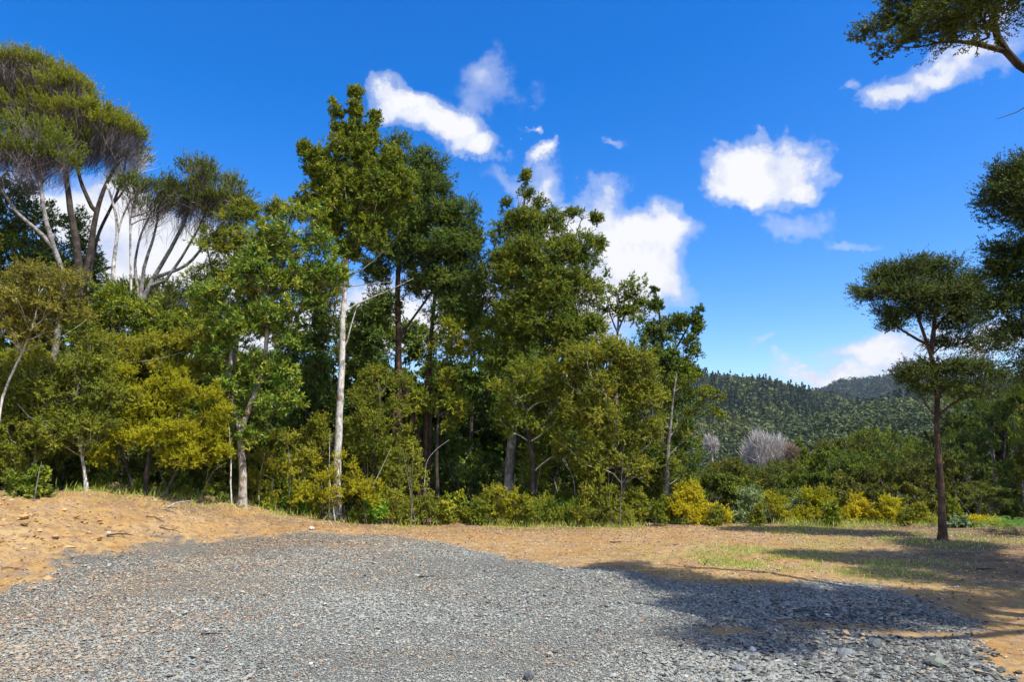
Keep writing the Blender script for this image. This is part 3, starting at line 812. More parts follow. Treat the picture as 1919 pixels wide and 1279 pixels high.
pxtree('fine_leaved_tree', 'airy round-headed small leaved tree behind the spotted trunk, right of the umbrella kanuka', 'tree', 17.5,
  [([(440, 930), (445, 800), (440, 700), (445, 560), (450, 440)], .10, .025), ([(445, 640), (400, 520), (385, 450)], .05, .015), ([(445, 620), (500, 500), (515, 420)], .05, .015)],
  [(455, 405, 50, 30), (510, 400, 46, 34), (400, 450, 46, 34), (450, 470, 70, 44), (520, 460, 50, 46), (390, 520, 46, 40), (470, 540, 80, 46), (545, 395, 30, 22), (560, 500, 40, 50), (400, 590, 50, 40), (590, 440, 34, 40), (610, 560, 40, 50)],
  'fine', 'green', 'grey', twigmat='twig', seed=17, full=1.2, dens=1.2, gap=.22)

# ---- the tall pale trunk and the evergreens of the middle
E = 'tall evergreens in the middle of the tree line'
pxtree('evergreen_tree', 'tallest evergreen with several spires on the smooth white lichen trunk', 'tree', 15.4,
  [([(632, 974), (633, 900), (636, 800), (641, 700), (644, 600), (650, 500), (656, 430), (664, 360), (668, 280), (666, 200)], .095, .025),
   ([(645, 660), (655, 620), (668, 580), (672, 565)], .022, .01), ([(648, 580), (690, 560), (730, 545), (775, 522)], .022, .006), ([(650, 520), (690, 500), (720, 470), (735, 450)], .018, .006),
   ([(647, 540), (690, 532), (738, 528)], .016, .005), ([(656, 430), (630, 350), (625, 260), (622, 200)], .035, .012), ([(664, 380), (700, 300), (700, 220)], .035, .012),
   ([(650, 480), (680, 462), (720, 445)], .014, .005)],
  [(666, 172, 5, 14), (666, 205, 11, 22), (662, 245, 20, 26), (623, 192, 6, 8), (630, 215, 11, 16), (638, 245, 18, 20), (702, 218, 7, 14), (694, 250, 14, 26), (572, 278, 16, 8), (592, 298, 26, 14), (600, 325, 30, 16), (640, 292, 36, 36), (690, 300, 34, 44),
   (605, 355, 30, 18), (660, 350, 46, 36), (715, 350, 34, 44), (630, 395, 26, 18), (685, 410, 44, 34), (728, 300, 20, 30), (620, 430, 26, 16), (700, 450, 40, 24), (710, 390, 44, 50), (650, 330, 44, 40), (620, 330, 36, 30), (740, 430, 30, 30), (742, 340, 34, 50), (590, 375, 30, 28), (655, 470, 34, 20), (640, 380, 44, 40)],
  'tuft', 'green', 'pale', twigmat='ash', seed=20, full=1.55, dens=1.7, gap=.10, group=E, bf=.45)
pxtree('evergreen_tree', 'broad dark evergreen directly right of the white trunk, rounded shoulder stepping down to the right', 'tree', 17.6,
  [([(748, 930), (746, 800), (744, 650), (742, 540), (748, 440), (755, 340), (750, 280)], .12, .03), ([(790, 940), (784, 840), (768, 760), (746, 690)], .15, .08),
   ([(800, 720), (810, 600), (820, 500), (815, 400)], .09, .03), ([(744, 640), (800, 560), (850, 480), (880, 400)], .06, .02), ([(810, 600), (860, 540), (890, 500)], .04, .015)],
  [(745, 275, 36, 30), (790, 300, 36, 34), (760, 340, 56, 50), (815, 360, 46, 50), (780, 410, 70, 50), (850, 420, 46, 50), (885, 395, 30, 32), (835, 470, 70, 44), (890, 450, 28, 34), (770, 480, 60, 40),
   (880, 520, 50, 40), (810, 530, 60, 34), (860, 580, 60, 40), (895, 580, 40, 40), (800, 320, 40, 40), (710, 500, 36, 36), (725, 580, 40, 40), (700, 430, 30, 30), (690, 640, 36, 30)],
  'fine', 'dark', 'red', twigmat='twig', seed=21, full=1.3, dens=1.6, gap=.05, multi=True, group=E)
pxtree('evergreen_tree', 'conical evergreen with a pointed leader above the pale trunk at the centre', 'tree', 16.8,
  [([(952, 928), (955, 860), (960, 800), (968, 700), (975, 560), (980, 440), (985, 330)], .13, .02), ([(970, 640), (1020, 560), (1070, 470), (1090, 410)], .05, .015)],
  [(984, 332, 5, 14), (984, 362, 14, 18), (948, 382, 9, 12), (1012, 380, 16, 16), (985, 420, 46, 40), (940, 440, 30, 34), (1045, 415, 26, 26), (1075, 400, 18, 14), (1000, 480, 70, 46), (1065, 470, 50, 40), (1110, 480, 28, 30),
   (950, 520, 50, 50), (1030, 550, 70, 50), (1095, 545, 44, 40), (970, 600, 66, 50), (1060, 620, 66, 46), (1110, 610, 34, 34), (960, 670, 60, 40), (1120, 455, 22, 12), (1118, 408, 12, 8)],
  'fine', 'green', 'grey', twigmat='twig', seed=22, full=1.35, dens=1.7, gap=.08, group=E)
pxtree('evergreen_tree', 'short bushy evergreen with drooping sprays half hiding the pale trunk at the centre', 'tree', 16.0,
  [([(1000, 960), (1000, 860), (985, 780), (990, 700)], .07, .025)],
  [(960, 735, 50, 22), (1000, 700, 60, 30), (1040, 740, 50, 36), (960, 780, 36, 26), (1020, 800, 44, 30), (1060, 690, 46, 30), (930, 720, 22, 16), (1060, 850, 26, 40), (950, 810, 20, 24)],
  'fine', 'green', 'brown', twigmat='ash', seed=23, full=1.2, dens=1.5, gap=.1, group=E)
pxtree('broadleaf_tree', 'tall thin-crowned broadleaf tree with slender forked stem right of the conical evergreen', 'tree', 19.5,
  [([(1150, 900), (1155, 760), (1157, 640), (1160, 590), (1155, 540)], .09, .02), ([(1158, 620), (1180, 570), (1185, 535)], .03, .012), ([(1158, 630), (1140, 580), (1135, 545)], .03, .012)],
  [(1140, 525, 26, 20), (1180, 530, 30, 24), (1160, 550, 40, 20), (1195, 565, 24, 22), (1130, 575, 20, 16), (1165, 585, 30, 12), (1210, 545, 14, 12)],
  'broad', 'green', 'grey', twigmat='twig', seed=24, dens=1.4)
pxtree('evergreen_tree', 'evergreen with slim leaning spires at the right end of the tall tree line', 'tree', 17.6,
  [([(1235, 960), (1238, 850), (1238, 750), (1240, 650), (1232, 560), (1228, 540)], .10, .02), ([(1240, 700), (1270, 650), (1295, 600), (1312, 575)], .04, .012)],
  [(1228, 540, 4, 9), (1230, 572, 14, 18), (1205, 600, 22, 24), (1240, 625, 40, 28), (1270, 605, 26, 16), (1312, 578, 3, 9), (1304, 608, 8, 20), (1295, 655, 24, 30), (1225, 670, 50, 34), (1275, 690, 34, 26), (1300, 700, 16, 12), (1210, 640, 30, 30)],
  'tuft', 'dark', 'brown', twigmat='twig', seed=25, full=1.3, dens=1.7, group=E)
pxtree('leafy_tree', 'bushy yellow-green tree standing before the tall evergreens, full foliage down to the ground', 'tree', 15.6,
  [([(1170, 975), (1168, 900), (1160, 820), (1150, 740)], .07, .025), ([(1168, 900), (1120, 820), (1090, 740)], .035, .015), ([(1165, 860), (1205, 780), (1215, 720)], .035, .015)],
  [(1095, 675, 44, 28), (1140, 655, 46, 26), (1190, 690, 46, 34), (1060, 700, 34, 24), (1120, 720, 60, 40), (1200, 740, 46, 44), (1080, 770, 46, 36), (1150, 790, 56, 44), (1210, 810, 36, 40), (1110, 850, 44, 40), (1180, 870, 46, 40), (1060, 820, 30, 24), (1220, 690, 24, 24)],
  'fine', 'olive', 'brown', twigmat='ash', seed=26, full=1.25, dens=1.7, gap=.05)
pxtree('open_tree', 'open tree with long thin horizontal branches reaching over the valley, beside the bright yellow shrub', 'tree', 16.2,
  [([(1250, 965), (1250, 880), (1255, 800), (1262, 740), (1268, 700)], .07, .02), ([(1255, 820), (1290, 775), (1330, 745), (1362, 735)], .025, .006), ([(1255, 850), (1300, 810), (1345, 785)], .02, .006)],
  [(1285, 720, 46, 20), (1250, 745, 40, 24), (1325, 742, 34, 12), (1345, 775, 20, 10), (1300, 775, 40, 20), (1250, 790, 40, 26), (1290, 820, 46, 22), (1260, 860, 44, 34), (1310, 860, 34, 20), (1280, 900, 40, 26)],
  'fine', 'green', 'grey', twigmat='ash', seed=27, dens=1.3, gap=.2, rise=.2)
# ---- lower storey of the middle
pxtree('yellow_shrub', 'tall ragged golden shrub right behind the white trunk, higher than its neighbours', 'shrub', 15.9,
  [([(700, 965), (700, 880), (705, 800), (710, 740)], .04, .012), ([(740, 970), (750, 880), (740, 800)], .03, .01)],
  [(700, 705, 34, 20), (740, 720, 30, 24), (690, 745, 36, 28), (750, 765, 30, 26), (710, 790, 40, 30), (760, 810, 24, 24), (730, 850, 44, 34), (680, 830, 34, 34), (750, 890, 40, 34)],
  'feather', 'olive', 'brown', twigmat='twig', seed=30, dens=1.4, multi=True, gap=.2, group='golden yellow shrubs')
pxtree('yellow_shrub', 'orange-yellow shrub in front of the foot of the white trunk', 'shrub', 14.9,
  [([(650, 975), (640, 920), (635, 870)], .02, .01), ([(600, 972), (610, 920), (605, 890)], .02, .01)],
  [(640, 862, 32, 20), (610, 890, 34, 22), (665, 890, 30, 26), (630, 925, 50, 26), (690, 925, 36, 30), (580, 930, 30, 28)],
  'feather', 'yellow', 'brown', twigmat='twig', seed=31, dens=1.1, multi=True, gap=.3, group='golden yellow shrubs')
pxtree('leafy_shrub', 'pale green leafy shrub between the spotted trunk and the white trunk', 'shrub', 15.2,
  [([(540, 970), (545, 900), (540, 840)], .03, .01), ([(500, 968), (510, 920), (515, 880)], .015, .008), ([(580, 970), (570, 900), (565, 850)], .015, .008)],
  [(540, 825, 36, 20), (500, 850, 30, 24), (570, 855, 36, 24), (530, 880, 50, 30), (490, 910, 30, 30), (560, 925, 44, 30), (510, 940, 40, 20)],
  'feather', 'olive', 'twig', twigmat='ash', seed=32, dens=1.2, multi=True, gap=.25)
pxtree('broadleaf_tree', 'small dense green tree just left of the dark gap under the evergreens', 'tree', 17.2,
  [([(820, 950), (818, 860), (822, 760), (830, 680)], .06, .02)],
  [(840, 625, 40, 26), (810, 670, 36, 30), (860, 660, 44, 30), (830, 715, 40, 34), (800, 750, 34, 30), (860, 760, 34, 30), (840, 800, 26, 20)],
  'tuft', 'green', 'brown', seed=33, dens=1.5)
pxtree('broadleaf_tree', 'shaded green tree seen between the spotted trunk and the white trunk', 'tree', 17.4,
  [([(575, 940), (570, 850), (575, 750), (570, 650)], .07, .02)],
  [(580, 560, 40, 44), (600, 620, 36, 40), (560, 660, 44, 40), (600, 690, 40, 34), (570, 740, 50, 36), (620, 760, 30, 30), (560, 800, 44, 26), (690, 640, 40, 50), (700, 580, 36, 30)],
  'broad', 'dark', 'brown', seed=34, dens=1.4)
FS = [  # low shrubs at the foot of the trees: px, depth, width px, top y, foliage, style, label
 (800, 15.4, 60, 925, 'olive', 'feather', 'low round yellow-green shrub at the left foot of the dark gap'),
 (850, 15.8, 36, 935, 'green', 'broad', 'small glossy green plant at the foot of the dark gap'),
 (915, 15.5, 52, 915, 'olive', 'feather', 'upright yellow-green shrub left of the pale trunk foot at the centre'),
 (965, 15.2, 46, 925, 'yellow', 'feather', 'yellow shrub in front of the pale trunk at the centre'),
 (1015, 15.4, 56, 930, 'green', 'feather', 'mid green low shrub just right of the pale trunk at the centre'),
 (1060, 15.6, 34, 945, 'bright', 'broad', 'small pale-leaved green plant on the clay edge, right of the centre trunk'),
 (1125, 15.2, 60, 905, 'olive', 'feather', 'rounded olive shrub below the bushy yellow-green tree'),
 (1195, 15.5, 40, 925, 'olive', 'fine', 'sparse twiggy olive shrub left of the bright yellow one'),
 (1305, 15.7, 68, 912, 'yellow', 'feather', 'brightest dense yellow shrub at the right end of the tall trees'),
 (1255, 15.9, 40, 935, 'olive', 'feather', 'small olive shrub tucked against the left side of the brightest yellow shrub'),
 (1455, 16.2, 44, 928, 'yellow', 'feather', 'pointed yellow shrub standing alone on the edge of the valley'),
 (1530, 16.4, 54, 920, 'yellow', 'feather', 'broad yellow shrub in the row on the valley edge, with grey twigs showing'),
 (1495, 16.8, 40, 935, 'grey', 'broad', 'grey-green leafy bush behind the pointed yellow shrub'),
 (1600, 16.2, 56, 925, 'yellow', 'feather', 'orange-tinged yellow shrub in the row above the long shadow'),
 (1665, 16.0, 50, 935, 'yellow', 'feather', 'low golden shrub nearest the left of the lone tree'),
 (1720, 16.0, 46, 950, 'olive', 'feather', 'low yellow-green shrub behind the trunk of the lone tree'),
 (1405, 17.2, 56, 915, 'grey', 'fine', 'twiggy grey-green bush between the two brightest yellow shrubs'),
 (1830, 15.5, 50, 985, 'yellow', 'feather', 'low dry golden bush to the right of the lone tree foot'),
 (1800, 14.8, 26, 985, 'grey', 'broad', 'small grey-green weed clump right beside the lone tree trunk'),
 (560, 15.3, 40, 925, 'bright', 'lance', 'low leafy bright green plant right of the spotted trunk foot'),
 (740, 15.5, 50, 920, 'olive', 'feather', 'low olive shrub right of the white trunk foot'),
 (700, 15.3, 32, 940, 'bright', 'broad', 'small shiny-leaved plant on the edge right of the white trunk'),
 (395, 14.6, 30, 915, 'green', 'broad', 'small leafy sapling just left of the spotted trunk'),
 (60, 12.0, 40, 885, 'green', 'broad', 'shaded green plant behind the top of the clay bank'),
]
FS += [(500, 16.2, 60, 800, 'green', 'broad', 'waist-high leafy green bush behind the right side of the spotted trunk'), (585, 16.6, 60, 775, 'olive', 'fine', 'tall olive bush behind and left of the white trunk'),
 (670, 17.0, 64, 765, 'green', 'fine', 'tall green bush hidden behind the white trunk, right side'), (755, 17.2, 56, 810, 'olive', 'broad', 'broadleaf bush left of the dark gap, in half shade'),
 (1010, 16.6, 56, 830, 'green', 'fine', 'round green bush in the shade right of the centre trunk'), (1085, 16.5, 60, 850, 'olive', 'fine', 'olive bush under the drooping evergreen sprays'),
 (1155, 16.6, 50, 850, 'green', 'broad', 'broadleaf bush at the foot of the bushy yellow-green tree'), (1235, 16.8, 56, 845, 'olive', 'fine', 'bush under the long horizontal branches of the open tree'),
 (120, 15.0, 64, 800, 'green', 'broad', 'dark leafy bush behind the crooked grey stem'), (420, 15.6, 60, 820, 'olive', 'fine', 'bush filling the gap left of the spotted trunk'), (320, 16.0, 70, 840, 'green', 'broad', 'shaded broadleaf bush behind the largest golden shrub')]
SD = np.random.default_rng(9)
for px, nm in [(182, 'on the slope below the clay bank top'), (262, 'below the left end of the largest golden shrub'), (345, 'beside the raised grey splinter'), (418, 'left of the spotted trunk foot'), (505, 'right of the spotted trunk foot'), (596, 'left of the white trunk foot'),
               (668, 'just right of the white trunk foot'), (772, 'in front of the shrubs right of the white trunk'), (835, 'at the foot of the dark gap, beside the pale stump'), (900, 'left of the centre trunk'), (985, 'right of the centre trunk'),
               (1090, 'below the drooping evergreen'), (1165, 'below the bushy yellow-green tree'), (1232, 'left of the brightest yellow shrub'), (1345, 'right of the brightest yellow shrub'), (1420, 'in front of the grey-green twiggy bush'), (1560, 'in front of the yellow row, midway'), (1700, 'left of the lone tree foot'), (1785, 'right of the lone tree foot')]:
    Y_ = 13.6 if px < 330 else (14.2 if px < 460 else 15.0 + .3 * SD.random())
    FS.append((px, Y_, SD.uniform(12, 22), 952 + SD.uniform(-14, 6) - max(0, 400 - px) * .10, ['olive', 'green', 'olive', 'dark'][SD.integers(4)], ['feather', 'broad', 'fine'][SD.integers(3)], 'tiny seedling plant ' + nm))
for i, (px, Y, w_, top, lm, sty, lab) in enumerate(FS):
    x0 = P(px, 960, Y)[0]; zg = float(H(x0, Y))
    # pixel row of the ground there
    pyg = 640 - F * math.tan(math.atan2(zg - CAMZ, Y) - PITCH)
    h = max(12, pyg - top)
    lo = []
    r_ = np.random.default_rng(100 + i)
    for k in range(7):
        f = k / 6
        lo.append((px + r_.uniform(-.55, .55) * w_ * (1 - .5 * f), pyg - h * (.22 + .62 * f), w_ * (.62 - .30 * f), h * .24))
    tr = [([(px + a * w_ * .2, pyg), (px + a * w_ * .5, pyg - h * .5), (px + a * w_ * .7, pyg - h * .8)], .016, .006) for a in (-1, 0, 1)]
    grp = 'golden yellow shrubs' if lm == 'yellow' else 'low shrubs along the foot of the trees'
    pxtree('yellow_shrub' if lm == 'yellow' else 'low_shrub', lab, 'shrub', Y, tr, lo, sty, lm, 'twig', twigmat='twig', seed=200 + i, dens=1.0, subk=.72, full=.85 + .3 * r_.random(), multi=True, gap=.15, shell=.22, group=grp)

# ---- the lone tree and the trees of the right border
pxtree('kanuka_tree', 'lone tree on the right with straight brown trunk and layered umbrella crown', 'tree', 12.6,
  [([(1767, 1016), (1766, 960), (1760, 880), (1756, 800), (1758, 740), (1752, 690), (1742, 655), (1722, 600), (1712, 560)], .066, .025),
   ([(1745, 665), (1752, 610), (1758, 560), (1762, 530)], .05, .015), ([(1740, 650), (1700, 625), (1660, 600)], .035, .012), ([(1758, 780), (1785, 755), (1830, 735)], .03, .01),
   ([(1757, 790), (1735, 755), (1715, 725)], .02, .008), ([(1748, 690), (1730, 672), (1712, 660)], .012, .006), ([(1752, 610), (1800, 570), (1830, 550)], .03, .01)],
  [(1735, 500, 22, 16), (1665, 520, 30, 20), (1700, 515, 40, 22), (1775, 515, 40, 24), (1820, 530, 30, 22), (1630, 553, 34, 12), (1690, 550, 60, 20), (1770, 555, 60, 24), (1820, 570, 40, 20), (1665, 590, 34, 14), (1675, 610, 30, 10), (1740, 585, 60, 16),
   (1800, 605, 44, 20), (1790, 645, 46, 12), (1850, 650, 40, 16), (1700, 705, 26, 14), (1735, 690, 30, 12), (1790, 690, 50, 14), (1850, 700, 50, 16), (1760, 730, 50, 14), (1830, 735, 50, 12)],
  'layer', 'kdark', 'red', twigmat='brown', seed=40, full=1.7, dens=1.8, gap=.1, rise=.5, bf=.25, centre=P(1750, 680, 12.6), jit=.04)
pxtree('kanuka_tree', 'tall tree cut off by the right border, heavy dark layers of foliage', 'tree', 9.0,
  [([(2020, 1080), (2015, 900), (2010, 700), (2005, 500), (2000, 350)], .15, .05), ([(2008, 600), (1960, 540), (1930, 520)], .05, .015), ([(2005, 480), (1960, 400), (1925, 380)], .05, .015)],
  [(1895, 335, 36, 22), (1870, 370, 34, 16), (1930, 350, 60, 40), (1900, 405, 40, 18), (1960, 400, 60, 40), (1895, 470, 40, 20), (1880, 505, 26, 12), (1940, 490, 60, 40), (1915, 545, 46, 24), (1870, 575, 36, 14), (1960, 580, 60, 50), (1900, 620, 40, 20), (2050, 450, 90, 90), (2050, 600, 90, 80), (1930, 300, 16, 10), (1960, 680, 70, 40), (2030, 500, 70, 60, -1), (2100, 560, 80, 60, .6), (2130, 480, 90, 70, 1.2), (2150, 620, 90, 60, -.8)],
  'layer', 'kdark', 'brown', twigmat='brown', seed=41, full=1.6, dens=1.8, gap=.06, rise=.3, bf=.3,
  extra=[(np.array([G0(a, b)[0] + .47 * h, G0(a, b)[1] - .40 * h, h]), np.array([r1, r2, .22])) for a, b, h, r1, r2 in
   [(1520, 1042, 5.0, .5, .35), (1600, 1048, 5.2, .6, .4), (1690, 1048, 5.4, .6, .45), (1780, 1050, 5.6, .7, .5), (1870, 1055, 5.2, .7, .5), (1700, 1078, 5.6, .5, .3), (1800, 1085, 5.4, .6, .4), (1890, 1100, 5.2, .6, .4), (1960, 1080, 5.5, .8, .6), (1950, 1130, 5.0, .5, .4), (2050, 1060, 5.0, .9, .6)]])
hz_ = np.array
b0 = np.array([8.9, 3.7, float(H(8.9, 3.7))])
vis = pl(7.2, [(1960, 165), (1915, 122), (1870, 85), (1855, 30), (1850, -60)])
build_tree('kanuka_tree', 'overhanging tree whose bare curved limb and dark spray enter at the top right corner', 'tree', None, b0,
  [([b0 - [0, 0, .05], (8.6, 3.9, 1.6), (8.2, 4.1, 3.4), (7.7, 4.5, 4.8), (6.7, 6.0, 5.3)] + vis, .13, .03),
   (pl(7.2, [(1870, 88), (1825, 76), (1785, 72), (1750, 80), (1720, 88)]), .034, .010), (pl(7.2, [(1868, 70), (1850, 40), (1825, 25), (1812, -5)]), .016, .006), (pl(7.2, [(1862, 45), (1880, 0), (1885, -60)]), .03, .012),
   ([(8.2, 4.1, 3.4), (8.0, 4.2, 5.0), (7.7, 4.2, 6.0), (6.6, 3.75, 6.05), (5.65, 3.65, 6.1), (4.9, 4.3, 6.5), (4.5, 4.9, 7.0)], .10, .025),
   ([(7.7, 4.5, 4.8), (7.4, 5.4, 6.2), (7.2, 6.2, 7.2)], .08, .025), (pl(7.2, [(1960, 165), (1945, 195), (1915, 215), (1890, 218), (1868, 223)]), .012, .003)],
  lb(7.2, [(1636, 62, 20, 9), (1680, 40, 30, 8), (1735, 22, 34, 7), (1662, 90, 24, 5), (1712, 66, 22, 5), (1700, -8, 50, 12), (1770, -50, 60, 12)]) +
  [(np.array([G0(a, b)[0] + .47 * h, G0(a, b)[1] - .40 * h, h]), np.array([r1 * 1.25, r2 * 1.4, .30])) for a, b, h, r1, r2 in
   [(1250, 1080, 6.3, .45, .30), (1330, 1100, 6.5, .6, .28), (1420, 1100, 6.7, .5, .3), (1450, 1128, 6.6, .7, .3), (1350, 1140, 6.9, .45, .25), (1560, 1122, 7.0, .6, .35), (1650, 1135, 6.8, .6, .35),
    (1490, 1160, 7.2, .6, .2), (1370, 1195, 7.1, .45, .12), (1460, 1203, 7.3, .35, .10), (1600, 1160, 7.3, .45, .2), (1720, 1120, 7.2, .6, .4), (1760, 1150, 6.5, .4, .3)]],
  'layer', 'kdark', 'brown', twigmat='brown', seed=42, dens=1.9, full=1.95, gap=.05, rise=.1, bf=.3, jit=.05, wob=.012)
# ---- crown above the picture, whose shade falls on the gravel
over = bpy.data.objects['kanuka_tree']
# ---- second row: dark trees closing the view behind the front row
BR = 'shaded trees behind the front row'
def proto(name, label, style, lm, bm, h, rw, seed, cat='tree', dens=.5, flat=False, group=None, brush=0, x=0, y=0, twig='twig', lod=0, gap=.15, low=.25, leafscale=1.3, nl=11):
    rg = np.random.default_rng(seed)
    z0 = float(H(x, y)); b = np.array([x, y, z0])
    lobes = []
    for k in range(nl):
        f = rg.uniform(low, .92) if not flat else rg.uniform(.72, .92)
        rad = rw * (math.sin(PI * min(.97, max(.12, f * .85 + .08))) ** .7 if not flat else 1)
        a = rg.uniform(0, 2 * PI)
        s = rg.uniform(.35, .55) * rw
        lobes.append((b + np.array([math.cos(a) * rad * .6, math.sin(a) * rad * .6, f * h]), np.array([s, s, s * (.8 if not flat else .35)])))
    lobes.append((b + np.array([0, 0, h * .93]), np.array([.3 * rw, .3 * rw, h * .07])))
    tr = [([b, b + np.array([rg.normal(0, .1), rg.normal(0, .1), h * .4]), b + np.array([rg.normal(0, .25), rg.normal(0, .25), h * .88])], .016 * h + .01, .02)]
    if flat:
        for k in range(3):
            a = k * 2.1 + rg.random()
            tr.append(([b + np.array([0, 0, h * .35]), b + np.array([math.cos(a) * rw * .35, math.sin(a) * rw * .35, h * .6]), b + np.array([math.cos(a) * rw * .6, math.sin(a) * rw * .6, h * .78])], .05, .02))
    return build_tree(name, label, cat, group, b, tr, lobes, style, lm, bm, twigmat=twig, seed=seed, dens=dens, gap=gap, brush=brush,
                      subk=max(1.1, y / 22), rise=1.2 if flat else .6, centre=b + np.array([0, 0, h * .4]), lod=lod, leafscale=leafscale, seg=.4)

ROW2 = [  # px, Y, top py, label
 (20, 22, 560, 'green crown behind the brownish bush at the left border', 'g'), (150, 24, 545, 'dark rounded tree behind the first two kanuka trunks', 'd'), (340, 23.5, 590, 'tree closing the gap below the low umbrella crown', 'g'),
 (430, 22, 600, 'tree behind the large leaved crown of the spotted trunk', 'd'), (530, 24, 610, 'shaded crown left of the white trunk, in the second row', 'd'), (650, 23, 585, 'dark crown directly behind the white trunk', 'd'), (720, 21.5, 600, 'low dark tree right of the white trunk, in the second row', 'g'),
 (800, 24, 610, 'dark crown behind the reddish trunk', 'd'), (880, 22, 600, 'dark tree above the black gap', 'd'), (950, 25, 620, 'dark tree closing the view behind the central pale trunk', 'd'), (1040, 22, 640, 'shaded tree behind the base of the conical evergreen', 'g'),
 (1130, 23, 640, 'green tree below the thin-crowned broadleaf', 'g'), (1210, 22, 690, 'shaded tree behind the leaning spires', 'd')]
pa = None
pd_ = {}
for i, (px, Y, top, lab, kd) in enumerate(ROW2):
    q = P(px, top, Y); zg = float(H(q[0], Y)); h = q[2] - zg
    if kd not in pd_:
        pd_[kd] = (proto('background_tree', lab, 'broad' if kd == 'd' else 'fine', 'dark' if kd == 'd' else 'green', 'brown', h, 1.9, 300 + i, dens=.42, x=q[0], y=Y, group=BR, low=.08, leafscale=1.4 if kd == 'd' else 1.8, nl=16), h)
    else:
        copy_tree(pd_[kd][0], q[0], Y, lab, rotz=i * 1.7, s=1.0 + .1 * math.sin(i), sz=h / pd_[kd][1], group=BR)
ROW3 = [(-120, 27, 520), (60, 28, 600), (230, 29, 620), (390, 27, 640), (480, 28, 660), (590, 27, 690), (690, 28, 700), (770, 27, 720), (850, 28, 690), (920, 27, 710), (1000, 28, 700), (1080, 27, 710), (1170, 28, 700)]
for i, (px, Y, top) in enumerate(ROW3):
    q = P(px, top, Y); h = q[2] - float(H(q[0], Y)); kd = 'd' if i % 3 else 'g'
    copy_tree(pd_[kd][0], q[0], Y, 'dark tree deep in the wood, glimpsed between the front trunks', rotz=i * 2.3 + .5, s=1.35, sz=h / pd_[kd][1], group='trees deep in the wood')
# undergrowth filling the shade below the trees
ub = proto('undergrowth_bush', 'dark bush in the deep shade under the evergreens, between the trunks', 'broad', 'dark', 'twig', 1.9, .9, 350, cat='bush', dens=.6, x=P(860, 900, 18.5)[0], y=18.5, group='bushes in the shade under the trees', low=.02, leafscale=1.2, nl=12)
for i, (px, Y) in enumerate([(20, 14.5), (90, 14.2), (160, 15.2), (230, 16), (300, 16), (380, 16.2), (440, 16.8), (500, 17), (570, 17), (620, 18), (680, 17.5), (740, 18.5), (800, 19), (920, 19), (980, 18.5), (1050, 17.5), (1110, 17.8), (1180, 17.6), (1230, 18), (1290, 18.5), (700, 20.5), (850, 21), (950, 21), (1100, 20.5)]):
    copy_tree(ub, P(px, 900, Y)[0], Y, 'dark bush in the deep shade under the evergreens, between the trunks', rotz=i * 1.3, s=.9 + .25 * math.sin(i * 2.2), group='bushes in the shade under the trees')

# ---- thin saplings and dead stems at the wood edge
def stem(name, label, cat, Y, pts, r0, r1, bm, group=None, sub=()):
    w_ = pl(Y, pts); g_ = np.array([w_[0][0], w_[0][1], float(H(w_[0][0], w_[0][1])) - .05]); w_[0] = g_
    rg = np.random.default_rng(int(abs(pts[0][0])) + 7)
    T = [(w_, r0, r1)] + [(pl(Y, s), r1 * 1.3, r1 * .5) for s in sub]
    pos, par, r, istr, tn = skeleton(T, np.zeros((0, 3)), rg, seg=.12, wob=.006)
    V, Fc = skel_mesh(pos, par, r, istr, g_)
    o_ = mesh_obj(name, V, Fc, BM[bm], None, smooth=True)
    o_.location = g_; o_['label'] = label; o_['category'] = cat
    if group: o_['group'] = group
    return o_
DS = 'bare thin stems at the edge of the wood'
stem('bare_sapling', 'crooked pale grey stem rising beside the left end of the largest yellow shrub', 'sapling', 13.2, [(166, 938), (160, 890), (152, 850), (155, 810), (139, 770), (150, 700), (142, 650)], .028, .010, 'pale', DS)
stem('bare_sapling', 'straight thin grey pole just left of the spotted trunk', 'sapling', 14.2, [(434, 962), (432, 900), (430, 840), (428, 790)], .018, .012, 'ash', DS)
stem('bare_sapling', 'short leaning dry stake on the clay bank at the left', 'sapling', 11.4, [(64, 925), (72, 890), (78, 866)], .013, .008, 'grey', DS)
stem('bare_sapling', 'thin forked twig leaning out left of the spotted trunk', 'sapling', 14.0, [(372, 955), (385, 910), (400, 880), (425, 868)], .012, .005, 'rust', DS, sub=[[(385, 910), (392, 870), (405, 850)]])
stem('bare_sapling', 'curved pale branch hanging in the dark gap under the evergreens', 'sapling', 16.8, [(790, 950), (800, 860), (820, 840), (842, 825)], .012, .004, 'ash', DS)
stem('bare_sapling', 'long pale arching branch crossing the foliage below the fanned limbs', 'sapling', 14.8, [(110, 930), (140, 800), (180, 730), (215, 700), (240, 680), (290, 675), (345, 660)], .024, .006, 'bone', DS, sub=[[(215, 700), (240, 650), (235, 610)]])
stem('bare_sapling', 'thin dry stick standing between the spotted trunk and the white trunk', 'sapling', 15.0, [(486, 968), (484, 930), (488, 890), (496, 850)], .010, .005, 'ash', DS)
stem('slim_tree', 'dark slim bare trunk in the shade right of the central pale trunk', 'tree', 17.2, [(1013, 950), (1011, 900), (1008, 840), (1005, 780)], .075, .05, 'brown', DS)
stem('bare_sapling', 'hooked pale twig hanging in front of the evergreens right of the centre', 'sapling', 15.6, [(1080, 975), (1075, 900), (1052, 850), (1056, 875), (1070, 885)], .008, .004, 'ash', DS)
rg = np.random.default_rng(77)
